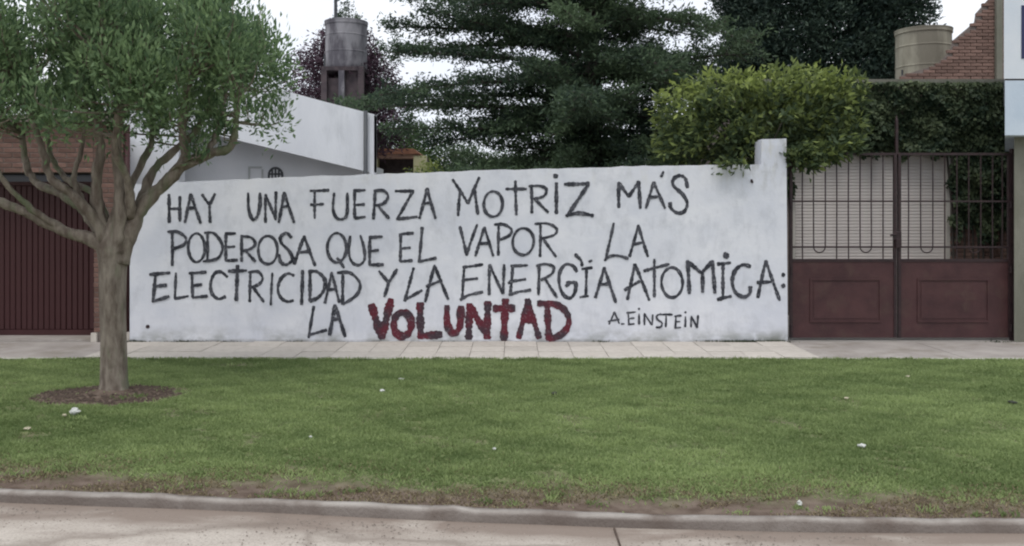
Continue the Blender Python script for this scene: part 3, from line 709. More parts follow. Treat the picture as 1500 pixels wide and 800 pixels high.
# door: vertical slats, each a piece
DY = GY+.42
sl = MB(); SW = .073; DZ = Z(272, DY)
sl.box(-SW/2+.003, SW/2-.003, 0, .03, .10, DZ, c=.008); slat_me = sl.me('slat'); slat_me.materials.append(M_maroon)
door = child('door', (lambda q: (q.box(hx0, px0, DY+.026, DY+.05, .07, DZ), q.me('door'))[1])(MB()), M_maroon, house)
x = px0-.04-SW/2
while x > hx0:
    o = obj('slat', slat_me, None, door); base = house.location+door.location; o.location = Vector((x, DY+random.uniform(-.002, .002), 0))-base; x -= SW
m_ = MB()
m_.box(px0-.045, px0-.004, DY-.015, DY+.03, .02, zdoor-.003); m_.box(hx0, px0-.045, DY-.012, DY+.03, DZ+.002, DZ+.05); m_.box(hx0, px0-.045, DY-.012, DY+.02, .03, .10)
child('door_frame', m_.me('door_frame'), M_maroon, house)
m_ = MB(); m_.box(hx0, px0-.05, DY+.02, DY+.03, DZ+.05, zdoor-.003); child('transom_window', m_.me('transom_window'), M_glass, house)
m_ = MB(); m_.box(hx0, px0-.002, GY+.06, DY+.1, -.003, .028); child('door_sill', m_.me('door_sill'), M_slab, house)

# ================================================================== GATE
TY = 11.20
gate = thing('metal_gate', 'maroon double leaf driveway gate with solid lower panels and upright bars above', 'gate', (X(1314, TY), TY, 0))
zb, zt, zr2, zr1, zp = .035, Z(224, TY), Z(295, TY), Z(362, TY), Z(380, TY)
def leaf(u0, u1, bars, loops, mouldings):
    f = MB(); x0, x1 = X(u0, TY), X(u1, TY)
    f.box(x0, x0+.035, TY-.02, TY+.02, zb, zt); f.box(x1-.035, x1, TY-.02, TY+.02, zb, zt)
    for z0, h_ in ((zt-.03, .03), (zr2-.011, .022), (zr1-.011, .022)): f.box(x0+.035, x1-.035, TY-.016, TY+.016, z0, z0+h_)
    f.box(x0+.035, x1-.035, TY-.018, TY+.018, zp-.03, zp+.006)
    lf = child('gate_leaf', f.me('gate_leaf'), M_bar, gate)
    pm = MB(); pm.box(x0+.034, x1-.034, TY-.008, TY+.004, zb, zp-.028); child('panel', pm.me('panel'), M_maroon2, lf)
    for (a, b_, c_, d2) in mouldings:
        q = MB(); X0, X1, Z0, Z1 = X(a, TY), X(b_, TY), Z(d2, TY), Z(c_, TY); t_ = .022
        q.box(X0, X1, TY-.022, TY-.008, Z1-t_, Z1); q.box(X0, X1, TY-.022, TY-.008, Z0, Z0+t_)
        q.box(X0, X0+t_, TY-.020, TY-.008, Z0+t_, Z1-t_); q.box(X1-t_, X1, TY-.020, TY-.008, Z0+t_, Z1-t_)
        child('moulding', q.me('moulding'), M_maroon2, lf)
        q = MB(); q.box(X0+.05, X1-.05, TY-.014, TY-.009, Z0+.05, Z1-.05); child('raised_panel', q.me('raised_panel'), M_maroon2, lf)
    for u in bars:
        q = MB(); short = u in loops or (u-17.2) in [None]
        x = X(u, TY); low = zr1 if any(abs(u-a) < 1 or abs(u-b_) < 1 for a, b_ in loops) else zp+.004
        bow = random.uniform(-.004, .004)
        q.tube([(x, TY, low), (x+bow, TY, (low+zt)/2), (x, TY, zt-.028)], [.0085]*3, 6); child('bar', q.me('bar'), M_bar, lf)
    for a, b_ in loops:
        xa, xb = X(a, TY), X(b_, TY); r = (xb-xa)/2
        q = MB(); q.tube([((xa+xb)/2-r*math.cos(t), TY, zr1-r*.95*math.sin(t)) for t in np.linspace(0, math.pi, 9)], [.008]*9, 6); child('scroll', q.me('scroll'), M_bar, lf)
leaf(1156.5, 1312.8, [1175.5, 1191.9, 1208.8, 1225.5, 1243, 1260, 1276.6, 1293.5], [(1191.9, 1208.8), (1260, 1276.6)], [(1186, 1290, 408, 472)])
leaf(1315, 1480, [1330.5, 1348.8, 1366.4, 1384, 1401.5, 1419, 1436.5, 1454, 1468], [(1348.8, 1366.4), (1419, 1436.5)], [(1343, 1448, 408, 472)])
q = MB(); q.box(X(1306.5, TY), X(1319, TY), TY-.035, TY-.021, Z(352, TY), Z(339, TY), c=.004); q.box(X(1310, TY), X(1318, TY), TY-.06, TY-.036, Z(363, TY), Z(350, TY), c=.006)
q.tube([(X(1302, TY), TY-.045, Z(345, TY)), (X(1311, TY), TY-.045, Z(343, TY))], [.012, .012], 8); child('lock', q.me('lock'), M_bar, gate)
for u_ in (1157.5, 1479):
    for v_ in (300, 395, 480):
        q = MB(); q.tube([(X(u_, TY), TY-.028, Z(v_+5, TY)), (X(u_, TY), TY-.028, Z(v_-5, TY))], [.016, .016], 8); child('hinge', q.me('hinge'), M_bar, gate)
q = MB(); q.box(X(1311.5, TY), X(1315, TY), TY-.018, TY+.018, zt-.02, Z(176, TY)); q.tube([(X(1313.2, TY), TY, Z(176, TY)-.002), (X(1313.2, TY), TY, Z(169, TY))], [.02, .003], 8); child('centre_post', q.me('centre_post'), M_bar, gate)
q = MB(); q.box(X(1480.3, TY), X(1485, TY), TY-.03, TY+.03, 0, zt+.05); child('gate_post', q.me('gate_post'), M_bar, gate)

# ================================================================== RIGHT NEIGHBOUR
nbr = thing('corner_building', 'grey rendered pillar under a pale blue upper wall at the right edge', 'building', (X(1560, 11.1), 11.1, 0))
NYY = 11.05
def skew(u, y0, y1, z0, z1, nm, m):
    q = MB(); q.plan([(X(u, y0), y0), (X(1640, y0), y0), (X(1640, y1), y1), (X(u, y1), y1)], z0, z1); child(nm, q.me(nm), m, nbr)
skew(1485.5, NYY, 13.6, -.01, Z(201, NYY), 'pillar', M_post)
skew(1472, NYY-.25, 13.6, Z(201, NYY)+.002, Z(118, NYY-.25), 'upper_wall', M_blue)
skew(1472.8, NYY-.24, 13.6, Z(118, NYY-.25)+.001, Z(115.5, NYY-.25), 'seam', M_bar)
skew(1470.5, NYY-.25, 13.6, Z(115.5, NYY-.25)+.001, 5.6, 'parapet_wall', M_bluetop)
q = MB(); q.box(X(1496, NYY-.25), X(1580, NYY-.25), NYY-.258, NYY-.24, Z(86, NYY-.25), Z(8, NYY-.25)); child('shutter', q.me('shutter'), M_navy, nbr)

# ================================================================== GARAGE BEHIND THE GATE (ivy clad)
AY = 14.0
gar = thing('rear_garage', 'low brick garage behind the gate with a cream roller door', 'garage', (X(1300, AY), AY, 0))
xa, xd, xb = X(1150, AY), X(1389, AY), X(1478, AY); zt_ = Z(122, AY); zd = Z(227, AY)
q = MB(); q.box(xa-.6, xa+.12, AY+.02, AY+.3, -.004, zt_); q.box(xa+.12, xd+.02, AY+.02, AY+.3, zd+.05, zt_); q.box(xd+.02, xb+.4, AY+.02, AY+.3, -.004, zt_)
q.box(xa-.6, xa-.4, AY+.3, AY+4.5, 0, zt_-.1); q.box(xb+.2, xb+.4, AY+.3, AY+4.5, 0, zt_-.1); q.box(xa-.6, xb+.4, AY+4.5, AY+4.7, 0, zt_-.1)
child('wall', q.me('wall'), M_mortar, gar)
q = MB(); q.box(xa-.5, xb+.3, AY+.31, AY+4.6, zt_-.2, zt_-.12); child('roof', q.me('roof'), M_slab, gar)
q = MB(); q.box(xa-.7, xb+.45, AY-.04, AY+.36, zt_+.002, zt_+.06); child('coping', q.me('coping'), M_post, gar)
bb = MB(); bb.box(-BW/2+J/2, BW/2-J/2, 0, .05, J/2, BH-J/2, c=.004); brick2_me = bb.me('brick'); brick2_me.materials.append(M_brick2)
for k in range(14, 26):
    z = k*BH; x = xd+.02+BW/2-(BW/2 if k % 2 else 0)
    while x < xb+.2:
        if x-BW/2 > xd-.02: child('brick', brick2_me, None, gar, loc=(x, AY-.012, z))
        x += BW
q = MB(); q.box(xa+.12, xd+.02, AY+.10, AY+.13, 0, zd+.05); rdoor = child('roller_door', q.me('roller_door'), M_slat, gar)
SH = .051; q = MB(); q.box(xa+.16, xd-.03, AY+.072, AY+.10, .003, SH-.004, c=.006); sm = q.me('slat'); sm.materials.append(M_slat)
k = 0
while k*SH+SH < zd+.02:
    o = obj('slat', sm, None, rdoor); o.location = Vector((0, 0, k*SH))-gar.location-rdoor.location; k += 1
q = MB(); q.box(xa+.10, xa+.16, AY-.005, AY+.1, 0, zd+.0); q.box(xd-.03, xd+.03, AY-.005, AY+.1, 0, zd); q.box(xa+.10, xd+.03, AY-.008, AY+.1, zd+.001, zd+.06); child('door_frame', q.me('door_frame'), M_slat2, gar)

# ================================================================== BRICK GABLE AND TANKS ON THE RIGHT
BY = 17.0
gab = thing('brick_gable_house', 'house with a bare sloping brick gable rising behind the ivy wall', 'house', (X(1430, BY), BY, 0))
GP = [(1318, 121), (1320, 111), (1372, 95), (1391, 76), (1395, 60), (1427, 33), (1429, 20), (1447, 0), (1468, -20), (1540, -85), (1620, -20), (1660, 20), (1660, 330), (1300, 330), (1300, 121)]
gp = [(X(u, BY), Z(v, BY)) for u, v in GP]
gp = [(x, max(z, 0)) for x, z in gp]
gq = [(x*(BY+5)/BY, z) for x, z in gp]
q = MB(); q.frustum(gp[::-1], BY+.012, gq[::-1], BY+5); child('wall', q.me('wall'), M_mortar, gab)
def inside(x, z, poly):
    r = False
    for i in range(len(poly)):
        (x1, z1), (x2, z2) = poly[i], poly[i-1]
        if (z1 > z) != (z2 > z) and x < (x2-x1)*(z-z1)/(z2-z1)+x1: r = not r
    return r
bb = MB(); BW2, BH2 = .225, .064; bb.box(-BW2/2+.006, BW2/2-.006, 0, .07, .005, BH2-.005, c=.005); bm3 = bb.me('brick'); bm3.materials.append(M_brick2)
cnt = 0; zz = Z(122, BY); k = 0
while zz < Z(-12, BY):
    x = X(1318, BY)+(BW2/2 if k % 2 else 0)
    while x < X(1482, BY):
        if inside(x-BW2*.2, zz+BH2*.6, gp): child('brick', bm3, None, gab, loc=(x, BY-.02+random.uniform(-.006, .006), zz)); cnt += 1
        x += BW2
    zz += BH2; k += 1
q = MB(); q.box(X(1460, BY-.1), X(1469, BY-.1), BY-.10, BY-.028, 0, Z(-40, BY)); child('corner_strip', q.me('corner_strip'), M_post, gab)

def tank(name, label, u0, u1, vtop, vbot, Y, m, lid_h):
    cx = X((u0+u1)/2, Y); r = (X(u1, Y)-X(u0, Y))/2; z1 = Z(vtop, Y); z0 = Z(vbot, Y)
    t = thing(name, label, 'water tank', (cx, Y, z0))
    q = MB(); q.lathe([(r*.97, z0), (r*.985, z0+.06), (r*.985, z1-.1), (r*1.02, z1-.09), (r*1.02, z1-.02)], cx, Y, 40); child('tank_body', q.me('tank_body', False), m, t)
    q = MB(); q.lathe([(r*1.03, z1-.019), (r*1.03, z1+.005), (r*.9, z1+lid_h*.4), (r*.25, z1+lid_h), (r*.24, z1+lid_h+.03)], cx, Y, 40); child('lid', q.me('lid'), m, t)
    q = MB()
    for zz in (z0+(z1-z0)*.33, z0+(z1-z0)*.68): q.lathe([(r*.986, zz), (r*1.0, zz+.01), (r*1.0, zz+.03), (r*.986, zz+.04)], cx, Y, 40)
    child('band', q.me('band'), m, t)
    q = MB(); q.tube([(cx-r*.96, Y-r*.35, z0-.8), (cx-r*.96, Y-r*.35, z0+.35)], [.02, .02], 8); child('pipe', q.me('pipe'), M_pipe, t)
    return t, cx, r, z0, z1
t2, cx, r, z0, z1 = tank('water_tank', 'cream cement water tank standing beside the sloping brick gable', 1314, 1391, 45, 128, 19.5, M_tank2, .05)
st = thing('tank_stand', 'low masonry stand under the cream water tank behind the ivy wall', 'tank stand', (cx, 19.5, 0))
q = MB(); q.box(cx-r-.1, cx+r+.1, 19.5-r-.1, 19.5+r+.1, z0-.15, z0-.002); child('slab', q.me('slab'), M_slab, st)
for sx in (-1, 1):
    for sy in (-1, 1):
        q = MB(); q.box(cx+sx*r*.8-.12, cx+sx*r*.8+.12, 19.5+sy*r*.8-.12, 19.5+sy*r*.8+.12, 0, z0-.152); child('column', q.me('column'), M_slab, st)

t1, cx, r, z0, z1 = tank('water_tank', 'dark weathered cement water tank on a tower behind the white house', 476.5, 538, 33, 102, 22.0, M_tank1, .06)
tw_ = thing('tank_tower', 'dark masonry tower with columns under the weathered tank', 'tower', (cx, 22.0, 0))
q = MB(); q.box(cx-r*.98, cx+r*.98, 22-r*.98, 22+r*.98, z0-.10, z0-.002); child('slab', q.me('slab'), M_dark, tw_)
for sx in (-1, -.05, 1):
    for sy in (-1, 1):
        q = MB(); q.box(cx+sx*r*.86-.07, cx+sx*r*.86+.07, 22+sy*r*.86-.07, 22+sy*r*.86+.07, 0, z0-.102); child('column', q.me('column'), M_tank1 if (sx == -.05 and sy < 0) else M_dark, tw_)
q = MB(); q.box(cx-r*.80, cx+r*.80, 22-r*.72, 22+r*.8, 0, Z(118, 22)); q.box(cx-r*.1, cx+r*.80, 22-r*.70, 22-r*.6, Z(118, 22)+.002, z0-.103); child('tank_room', q.me('tank_room'), M_dark, tw_)
q = MB(); q.tube([(X(490.5, 22), 22.1, z1-.1), (X(490.5, 22), 22.1, Z(-14, 22))], [.045, .04], 8); q.tube([(X(488, 22), 22.1, Z(2, 22)), (X(497, 22), 22.1, Z(-2, 22))], [.02, .02], 6)
child('vent_pipe', q.me('vent_pipe'), M_pipe, t1)

# ================================================================== WHITE HOUSE BEHIND THE WALL
HY = 14.5
wh = thing('white_house', 'white plastered house with a slanting parapet behind the left part of the wall', 'house', (X(400, HY), HY, 0))
pp_ = [(150, 68), (385, 125), (432, 137), (470, 147.5), (548, 167.5), (548, 252), (535, 251), (350, 206), (262, 184.6), (261, 414), (150, 414)]
q = MB(); q.prism([(X(u, HY), Z(v, HY)) for u, v in pp_[::-1]], HY, HY+.28); child('parapet', q.me('parapet'), M_white, wh)
# coping strip, dark soffit, recessed lower wall
sl_ = lambda u: 206+(u-350)*.2432
q = MB(); SY = HY+.8
a0, a1 = (X(150, HY), Z(158, HY)), (X(546, HY), Z(sl_(546), HY))
q.v = [(a0[0], HY+.28, a0[1]+.004), (a1[0], HY+.28, a1[1]+.004), (a1[0], SY+.4, a1[1]+.004), (a0[0], SY+.4, a0[1]+.004), (a0[0], HY+.28, a0[1]+.12), (a1[0], HY+.28, a1[1]+.12), (a1[0], SY+.4, a1[1]+.12), (a0[0], SY+.4, a0[1]+.12)]
q.f = [[0, 3, 2, 1], [4, 5, 6, 7], [0, 1, 5, 4], [1, 2, 6, 5], [2, 3, 7, 6], [3, 0, 4, 7]]
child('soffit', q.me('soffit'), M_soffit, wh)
lw = [(a0[0], 0), (a1[0], 0), (a1[0], a1[1]+.002), (a0[0], a0[1]+.002)]
q = MB(); q.prism(lw, SY, SY+.3); q.prism([(x, z-.01 if z > 0 else z) for x, z in lw], SY+.3, SY+7); child('wall', q.me('wall'), M_white2, wh)
q = MB(); q.tube([(X(535.5, HY-.06), HY-.06, .1), (X(535.5, HY-.06), HY-.06, Z(163, HY))], [.034, .034], 10); child('downpipe', q.me('downpipe', True), M_pipe, wh)
q = MB(); q.box(X(541, HY), X(548, HY), HY-.012, HY+.27, 0, Z(168.5, HY)); child('end_pier', q.me('end_pier'), M_white, wh)
# arched grille window with bars, and the faint frame beside it
wy = SY; cx_, zc_ = X(404, wy), Z(256, wy); rr = .115
q = MB(); q.prism([(cx_-rr, zc_-.25)]+[(cx_-rr*math.cos(t), zc_+rr*math.sin(t)) for t in np.linspace(0, math.pi, 10)]+[(cx_+rr, zc_-.25)], wy-.012, wy-.002); win = child('window', q.me('window'), M_white2, wh)
q = MB(); pth = [(cx_-rr, wy-.02, zc_-.25)]+[(cx_-rr*math.cos(t), wy-.02, zc_+rr*math.sin(t)) for t in np.linspace(0, math.pi, 12)]+[(cx_+rr, wy-.02, zc_-.25)]
q.tube(pth, [.019]*len(pth), 6)
for k in (-.5, 0, .5): q.tube([(cx_+rr*k, wy-.02, zc_-.25), (cx_+rr*k, wy-.02, zc_+rr*(.98 if k == 0 else .8))], [.014]*2, 6)
q.tube([(cx_-rr, wy-.024, zc_+.01), (cx_+rr, wy-.024, zc_+.01)], [.014]*2, 6); child('grille', q.me('grille'), M_pipe, win)
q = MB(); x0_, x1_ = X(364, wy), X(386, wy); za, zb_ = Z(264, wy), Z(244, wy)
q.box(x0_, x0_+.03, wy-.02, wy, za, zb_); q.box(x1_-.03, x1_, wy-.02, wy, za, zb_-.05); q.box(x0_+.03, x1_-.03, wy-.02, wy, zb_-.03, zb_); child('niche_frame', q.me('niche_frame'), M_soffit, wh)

# ================================================================== LOW HOUSE FAR BEHIND
FYY = 27.0
lh = thing('low_house', 'distant low house with a salmon fascia between the white house and the cedar', 'house', (X(590, FYY), FYY, 0))
q = MB(); q.box(X(548, FYY), X(622, FYY), FYY+.4, FYY+4, 0, Z(232, FYY)); child('wall', q.me('wall'), M_dark, lh)
q = MB(); q.box(X(546, FYY), X(612, FYY), FYY, FYY+.4, Z(232, FYY), Z(226, FYY)); child('fascia', q.me('fascia'), M_orange, lh)
q = MB(); q.prism([(X(540, FYY), Z(226, FYY)+.003), (X(616, FYY), Z(226, FYY)+.003), (X(606, FYY), Z(218, FYY)), (X(550, FYY), Z(218, FYY))], FYY-.1, FYY+4.2); child('roof', q.me('roof'), M_roof, lh)
q = MB(); q.box(X(606, FYY), X(624, FYY), FYY-.05, FYY+.38, 0, Z(228, FYY)); q.box(X(549, FYY), X(553, FYY), FYY-.02, FYY+.38, 0, Z(232, FYY)-.004); child('pillar', q.me('pillar'), M_yellow, lh)

# ================================================================== VEGETATION
def px_pt(u, v, Y): return np.array([X(u, Y), Y, Z(v, Y)])

# ---- street tree
TYY = 7.95
tree = thing('street_tree', 'short trunked tree with many spreading limbs growing in the lawn at left', 'tree', (TREE[0], TREE[1], 0))
def tp(u, v, dy=0):
    # measured on the trunk's plane, then moved dy metres deeper
    p = P(u, v, TYY); p.y += dy; return p
tr = MB()
tpath = spline([tp(168, 582), tp(168, 560), tp(167, 500), tp(165, 440), tp(165, 395), tp(166, 365), tp(170, 335), tp(176, 300)], 5)
tr.tube(tpath, lerp_list([.165, .116, .106, .110, .118, .138, .09, .05], len(tpath)), 22, flute=.05)
child('trunk', tr.me('trunk', True), M_bark, tree)
LIMBS = [  # (points (u,v,dy), start radius, end radius)
 ([(164, 385, 0), (142, 352, -.05), (100, 336, -.12), (50, 308, -.2), (0, 287, -.3), (-45, 262, -.4), (-75, 215, -.45)], .085, .028),
 ([(163, 375, .02), (140, 335, .05), (112, 305, .1), (75, 285, .2), (30, 268, .3), (8, 240, .35), (-5, 190, .4)], .075, .03),
 ([(160, 365, -.02), (145, 320, -.1), (120, 285, -.2), (96, 262, -.25), (88, 225, -.3), (70, 170, -.3), (60, 120, -.3)], .07, .022),
 ([(158, 360, .05), (140, 318, .2), (108, 280, .35), (60, 262, .5), (25, 225, .6), (12, 170, .65)], .06, .022),
 ([(162, 360, 0), (148, 310, -.05), (149, 265, -.1), (156, 215, -.12), (146, 150, -.15), (140, 90, -.2)], .08, .03),
 ([(168, 360, .05), (164, 310, .2), (170, 255, .4), (185, 200, .55), (175, 130, .7)], .07, .025),
 ([(172, 370, -.03), (182, 320, -.08), (182, 260, -.1), (178, 205, -.1), (192, 140, -.12), (200, 80, -.15)], .085, .03),
 ([(176, 385, 0), (193, 335, 0), (212, 298, 0), (246, 266, -.02), (275, 241, -.05), (318, 224, -.1), (342, 218, -.12), (352, 195, -.15), (358, 150, -.2)], .10, .03),
 ([(188, 335, .05), (202, 285, .12), (212, 248, .2), (238, 215, .3), (262, 192, .35), (285, 140, .4), (290, 95, .4)], .065, .022),
 ([(232, 276, 0), (262, 232, .1), (258, 195, .15), (262, 150, .2), (250, 90, .2)], .05, .02),
 ([(262, 252, -.03), (284, 226, -.15), (280, 180, -.25), (300, 120, -.3)], .045, .018),
 ([(195, 320, -.03), (202, 270, -.2), (198, 225, -.4), (215, 165, -.55), (220, 110, -.6)], .055, .02),
 ([(306, 228, -.08), (318, 195, 0), (322, 150, .1), (330, 90, .15)], .04, .016),
 ([(100, 336, -.12), (70, 300, -.35), (48, 262, -.5), (40, 200, -.6)], .04, .018),
 ([(250, 262, .0), (262, 246, -.1), (290, 236, -.2), (308, 232, -.28)], .022, .008),
 ([(115, 300, .1), (100, 262, .1), (110, 225, .1), (120, 160, .1)], .04, .018),
]
samples = []
for pts_, r0, r1 in LIMBS:
    pth = spline([tp(*p) for p in pts_], 6); k = len(pth)
    for i, p in enumerate(pth): pth[i] = p+Vector((random.uniform(-1, 1), random.uniform(-1, 1), random.uniform(-1, 1)))*.007
    q = MB(); q.tube(pth, [.86*(r0+(r1-r0)*(i/(k-1))**.7)*(1+.10*math.sin(i*.9+r0*90)) for i in range(k)], 12, flute=.05); child('limb', q.me('limb', True), M_bark, tree)
    samples += [(p, r0+(r1-r0)*(i/(k-1))) for i, p in enumerate(pth) if i > k*.35]
SP = np.array([s[0][:] for s in samples])
LOBES = [(60, 80, 70, 62), (-25, 120, 70, 62), (-60, 60, 60, 50), (110, 45, 70, 60), (165, 40, 70, 70), (225, 45, 70, 66), (300, 55, 72, 68), (352, 80, 46, 58), (372, 120, 24, 44), (372, 165, 18, 26), (290, 130, 55, 48), (215, 125, 65, 52), (130, 125, 60, 50), (45, 140, 30, 34), (10, 150, 36, 36), (90, 0, 50, 42), (160, -25, 60, 40), (335, 22, 45, 32), (235, 175, 50, 26), (155, 175, 45, 30), (80, 175, 35, 22), (300, 175, 35, 26)]
cl = []
for (u, v, ru, rv) in LOBES:
    for _ in range(int(ru*rv/150)):
        while True:
            d = rng.uniform(-1, 1, 3)
            if d@d < 1: break
        dy = rng.uniform(-1.15, 1.15)*math.sqrt(max(.15, 1-((u-170)/300)**2))
        cl.append((X(u+d[0]*ru, TYY), TYY+dy, Z(v+d[2]*rv, TYY)))
# tuft under the right-hand limb and bits on low twigs
for u, v in ((300, 232), (308, 238), (296, 240), (385, 92), (395, 75), (380, 178), (340, 205), (330, 196)): cl.append((X(u, TYY), TYY-.25+rng.uniform(-.1, .1), Z(v, TYY)))
tw2 = MB(); Cs = []; Ds = []; Rn = []
for ci, c_ in enumerate(cl):
    c_ = np.array(c_); dist = np.linalg.norm(SP-c_, axis=1)+np.where(SP[:, 2] > c_[2], .6, 0); j = int(dist.argmin())
    a = Vector(SP[j]); b = Vector(c_); mid = a.lerp(b, .5)+Vector((random.uniform(-.05, .05), random.uniform(-.05, .05), -.06*(b-a).length))
    tw2.tube(spline([a, mid, b, b+Vector((random.uniform(-.06, .06), random.uniform(-.06, .06), .22))], 3), lerp_list([.011, .008, .005, .002], 10), 5, cap=False)
    R0 = rng.uniform(.09, .19); n = int(150*(R0/.15)**2)
    if ci >= len(cl)-8: R0 *= .5; n //= 4
    p = rng.normal(size=(n, 3))*np.array([.46, .46, .72])*R0+c_+np.array([0, 0, .06])
    dr = unit((p-c_)*1.2+rng.normal(size=(n, 3))*.10+np.array([0, 0, .13]))
    tone = rng.uniform(.15, .75)
    Cs.append(p); Ds.append(dr); Rn.append(tone+rng.normal(0, .2, n))
child('twigs', tw2.me('twigs'), M_bark, tree, kind='stuff')
Cs = np.concatenate(Cs); Ds = np.concatenate(Ds); Rn = np.concatenate(Rn)
lm = leaf_mesh('crown', Cs, Ds, rng.uniform(.045, .085, len(Cs)), rng.uniform(.016, .030, len(Cs)), Rn)
child('crown', lm, ML_tree, tree)

# ---- cedar
def conifer(name, label, u, Y, ztop_, zlow, maxlen, nper, mtl, leafd=1.0, seed=1, extra=()):
    r_ = np.random.default_rng(seed); x0 = X(u, Y)
    t = thing(name, label, 'tree', (x0, Y, 0))
    q = MB(); q.tube([(x0, Y, -.05), (x0+.05, Y, ztop_*.3), (x0-.04, Y, ztop_*.6), (x0, Y, ztop_)], [.26, .2, .12, .02], 10); child('trunk', q.me('trunk', True), M_bark2, t)
    br = MB(); Cc = []; Dc = []; Rc = []; ang = 0
    def branch(z0, az, Lb, rise, droop, tone):
        d = np.array([math.cos(az), math.sin(az), 0]); side = np.array([-d[1], d[0], 0])
        k = 9; S = np.linspace(0, 1, k); wob = r_.normal(0, .06, k).cumsum()
        path = [np.array([x0, Y, z0])+d*Lb*s+side*wob[i]*Lb*.18+np.array([0, 0, rise*Lb*s-droop*Lb*s*s]) for i, s in enumerate(S)]
        br.tube(path, list(np.linspace(.05*Lb/4.4+.012, .008, k)), 5, cap=False)
        pa = np.array(path); npad = max(7, int(Lb/.15))
        for m in range(npad):      # flat pads of needles on side shoots
            s = .10+.90*(m+r_.uniform(0, 1))/npad; base = np.array([np.interp(s, S, pa[:, a]) for a in range(3)])
            sg = 1 if m % 2 else -1; tl = (.20+.85*(1-s)**.7*min(1, s*3))*r_.uniform(.4, 1.15)*Lb/4.4
            dv = d*r_.uniform(.3, .8)+side*sg*r_.uniform(.5, 1.0); dv /= np.linalg.norm(dv)
            tip = base+dv*tl+np.array([0, 0, r_.uniform(-.22, .20)])
            br.tube([base, (base+tip)/2+np.array([0, 0, .03]), tip], [.012, .009, .005], 4, cap=False)
            n = int((90+260*tl)*leafd); tt = r_.uniform(0, 1.1, n); wd = .07+.09*min(1, tl)
            p = base+(tip-base)*tt[:, None]+r_.normal(0, 1, (n, 3))*np.array([wd, wd, .05+.03*r_.uniform()])+np.array([0, 0, .03])
            Cc.append(p); Dc.append(unit(dv*.5+r_.normal(0, .6, (n, 3))+np.array([0, 0, .15]))); Rc.append(tone+r_.normal(0, .12)+r_.normal(0, .15, n))
    z = zlow
    while z < ztop_-.4:
        f = (ztop_-z)/(ztop_-zlow); Lm = maxlen*min(1, f*1.5)**.9
        for _ in range(nper):
            ang += 2.4+r_.uniform(-.5, .5)
            branch(z+r_.uniform(-.25, .25), ang, Lm*r_.uniform(.62, 1.08), r_.uniform(-.08, .32), r_.uniform(.02, .26), r_.uniform(.1, .75))
        z += .40
    for e_ in extra: branch(*e_)
    for k_ in range(60):          # short inner boughs thicken the middle
        zz = r_.uniform(zlow, ztop_*.75); branch(zz, r_.uniform(0, 6.28), r_.uniform(1.3, 2.9), r_.uniform(-.1, .35), r_.uniform(0, .2), r_.uniform(.2, .7))
    child('branches', br.me('branches', True), M_bark2, t)
    Cc = np.concatenate(Cc); Dc = np.concatenate(Dc); Rc = np.concatenate(Rc)
    child('crown', leaf_mesh('crown', Cc, Dc, r_.uniform(.07, .15, len(Cc)), r_.uniform(.026, .046, len(Cc)), Rc, fold=.05), mtl, t)
    return len(Cc)
nced = conifer('cedar_tree', 'large dark cedar with layered horizontal branches behind the middle of the wall', 865, 20, 12.5, 1.3, 4.5, 4, ML_con, .5, 5,
        extra=[(3.9, math.pi+.03, 5.7, .06, .045, .5), (4.2, math.pi-.25, 4.6, .1, .06, .35), (4.9, math.pi+.1, 4.6, .1, .05, .3), (5.6, math.pi-.06, 4.7, .1, .05, .3), (6.2, math.pi+.12, 4.5, .08, .04, .4), (3.4, math.pi+.3, 4.6, .05, .05, .5), (2.9, -.2, 3.6, .05, .05, .5)])

# ---- cypress: dense dark mass
def blob_tree(name, label, u, Y, zc, prof, mtl, n, size, tone=.4, trunk_r=.2, lob=.18, squash=1.0, seed=3, inner=.55, hang=-.2, cat='tree', group=None, clump=.22, per=60):
    """prof: list of (z, radius) for the crown; leaves in small clumps through the outer shell"""
    r_ = np.random.default_rng(seed); x0 = X(u, Y) if u is not None else 0
    t = thing(name, label, cat, (x0, Y, 0), group)
    zs = [p[0] for p in prof]; rs = [p[1] for p in prof]; zt = max(zs)
    q = MB(); q.tube([(x0, Y, -.1), (x0+.03, Y, zt*.5), (x0, Y, zt*.93)], [trunk_r, trunk_r*.6, .02], 8)
    m = int(n/per); z = r_.uniform(min(zs), zt, m*3); rad = np.interp(z, zs, rs); kp = r_.uniform(0, 1, len(z)) < (rad/max(rs)); z = z[kp][:m]; rad = rad[kp][:m]; m = len(z)
    th = r_.uniform(0, 2*math.pi, m); lobes = 1+lob*np.sin(3*th+z*1.7+seed)+lob*.6*np.sin(7*th-z*2.9); s = r_.uniform(inner, 1, m)**.6
    cc = np.stack([x0+rad*lobes*s*np.cos(th), Y+rad*lobes*s*np.sin(th)*squash, z], 1)
    for i in range(0, m, max(1, m//46)):
        p = cc[i]; q.tube([(x0, Y, max(.4, p[2]*.75)), tuple((p+np.array([x0, Y, p[2]*.8]))/2), tuple(p)], [trunk_r*.3, trunk_r*.18, .01], 5, cap=False)
    child('trunk', q.me('trunk', True), M_bark2, t)
    p = np.repeat(cc, per, 0)+r_.normal(0, clump, (m*per, 3))*np.array([1, 1, .8])
    out_ = np.repeat(cc-np.array([x0, Y, 0])*np.array([1, 1, 0])-np.array([0, 0, 1])*cc[:, 2:3], per, 0)
    d = unit(unit(out_)*.5+r_.normal(0, .6, (m*per, 3))+np.array([0, 0, hang]))
    rn = np.repeat(np.clip(r_.normal(tone, .16, m), 0, 1), per)+r_.normal(0, .15, m*per)
    child('crown', leaf_mesh('crown', p, d, r_.uniform(size*.7, size*1.3, m*per), r_.uniform(size*.25, size*.45, m*per), rn), mtl, t)
    return t
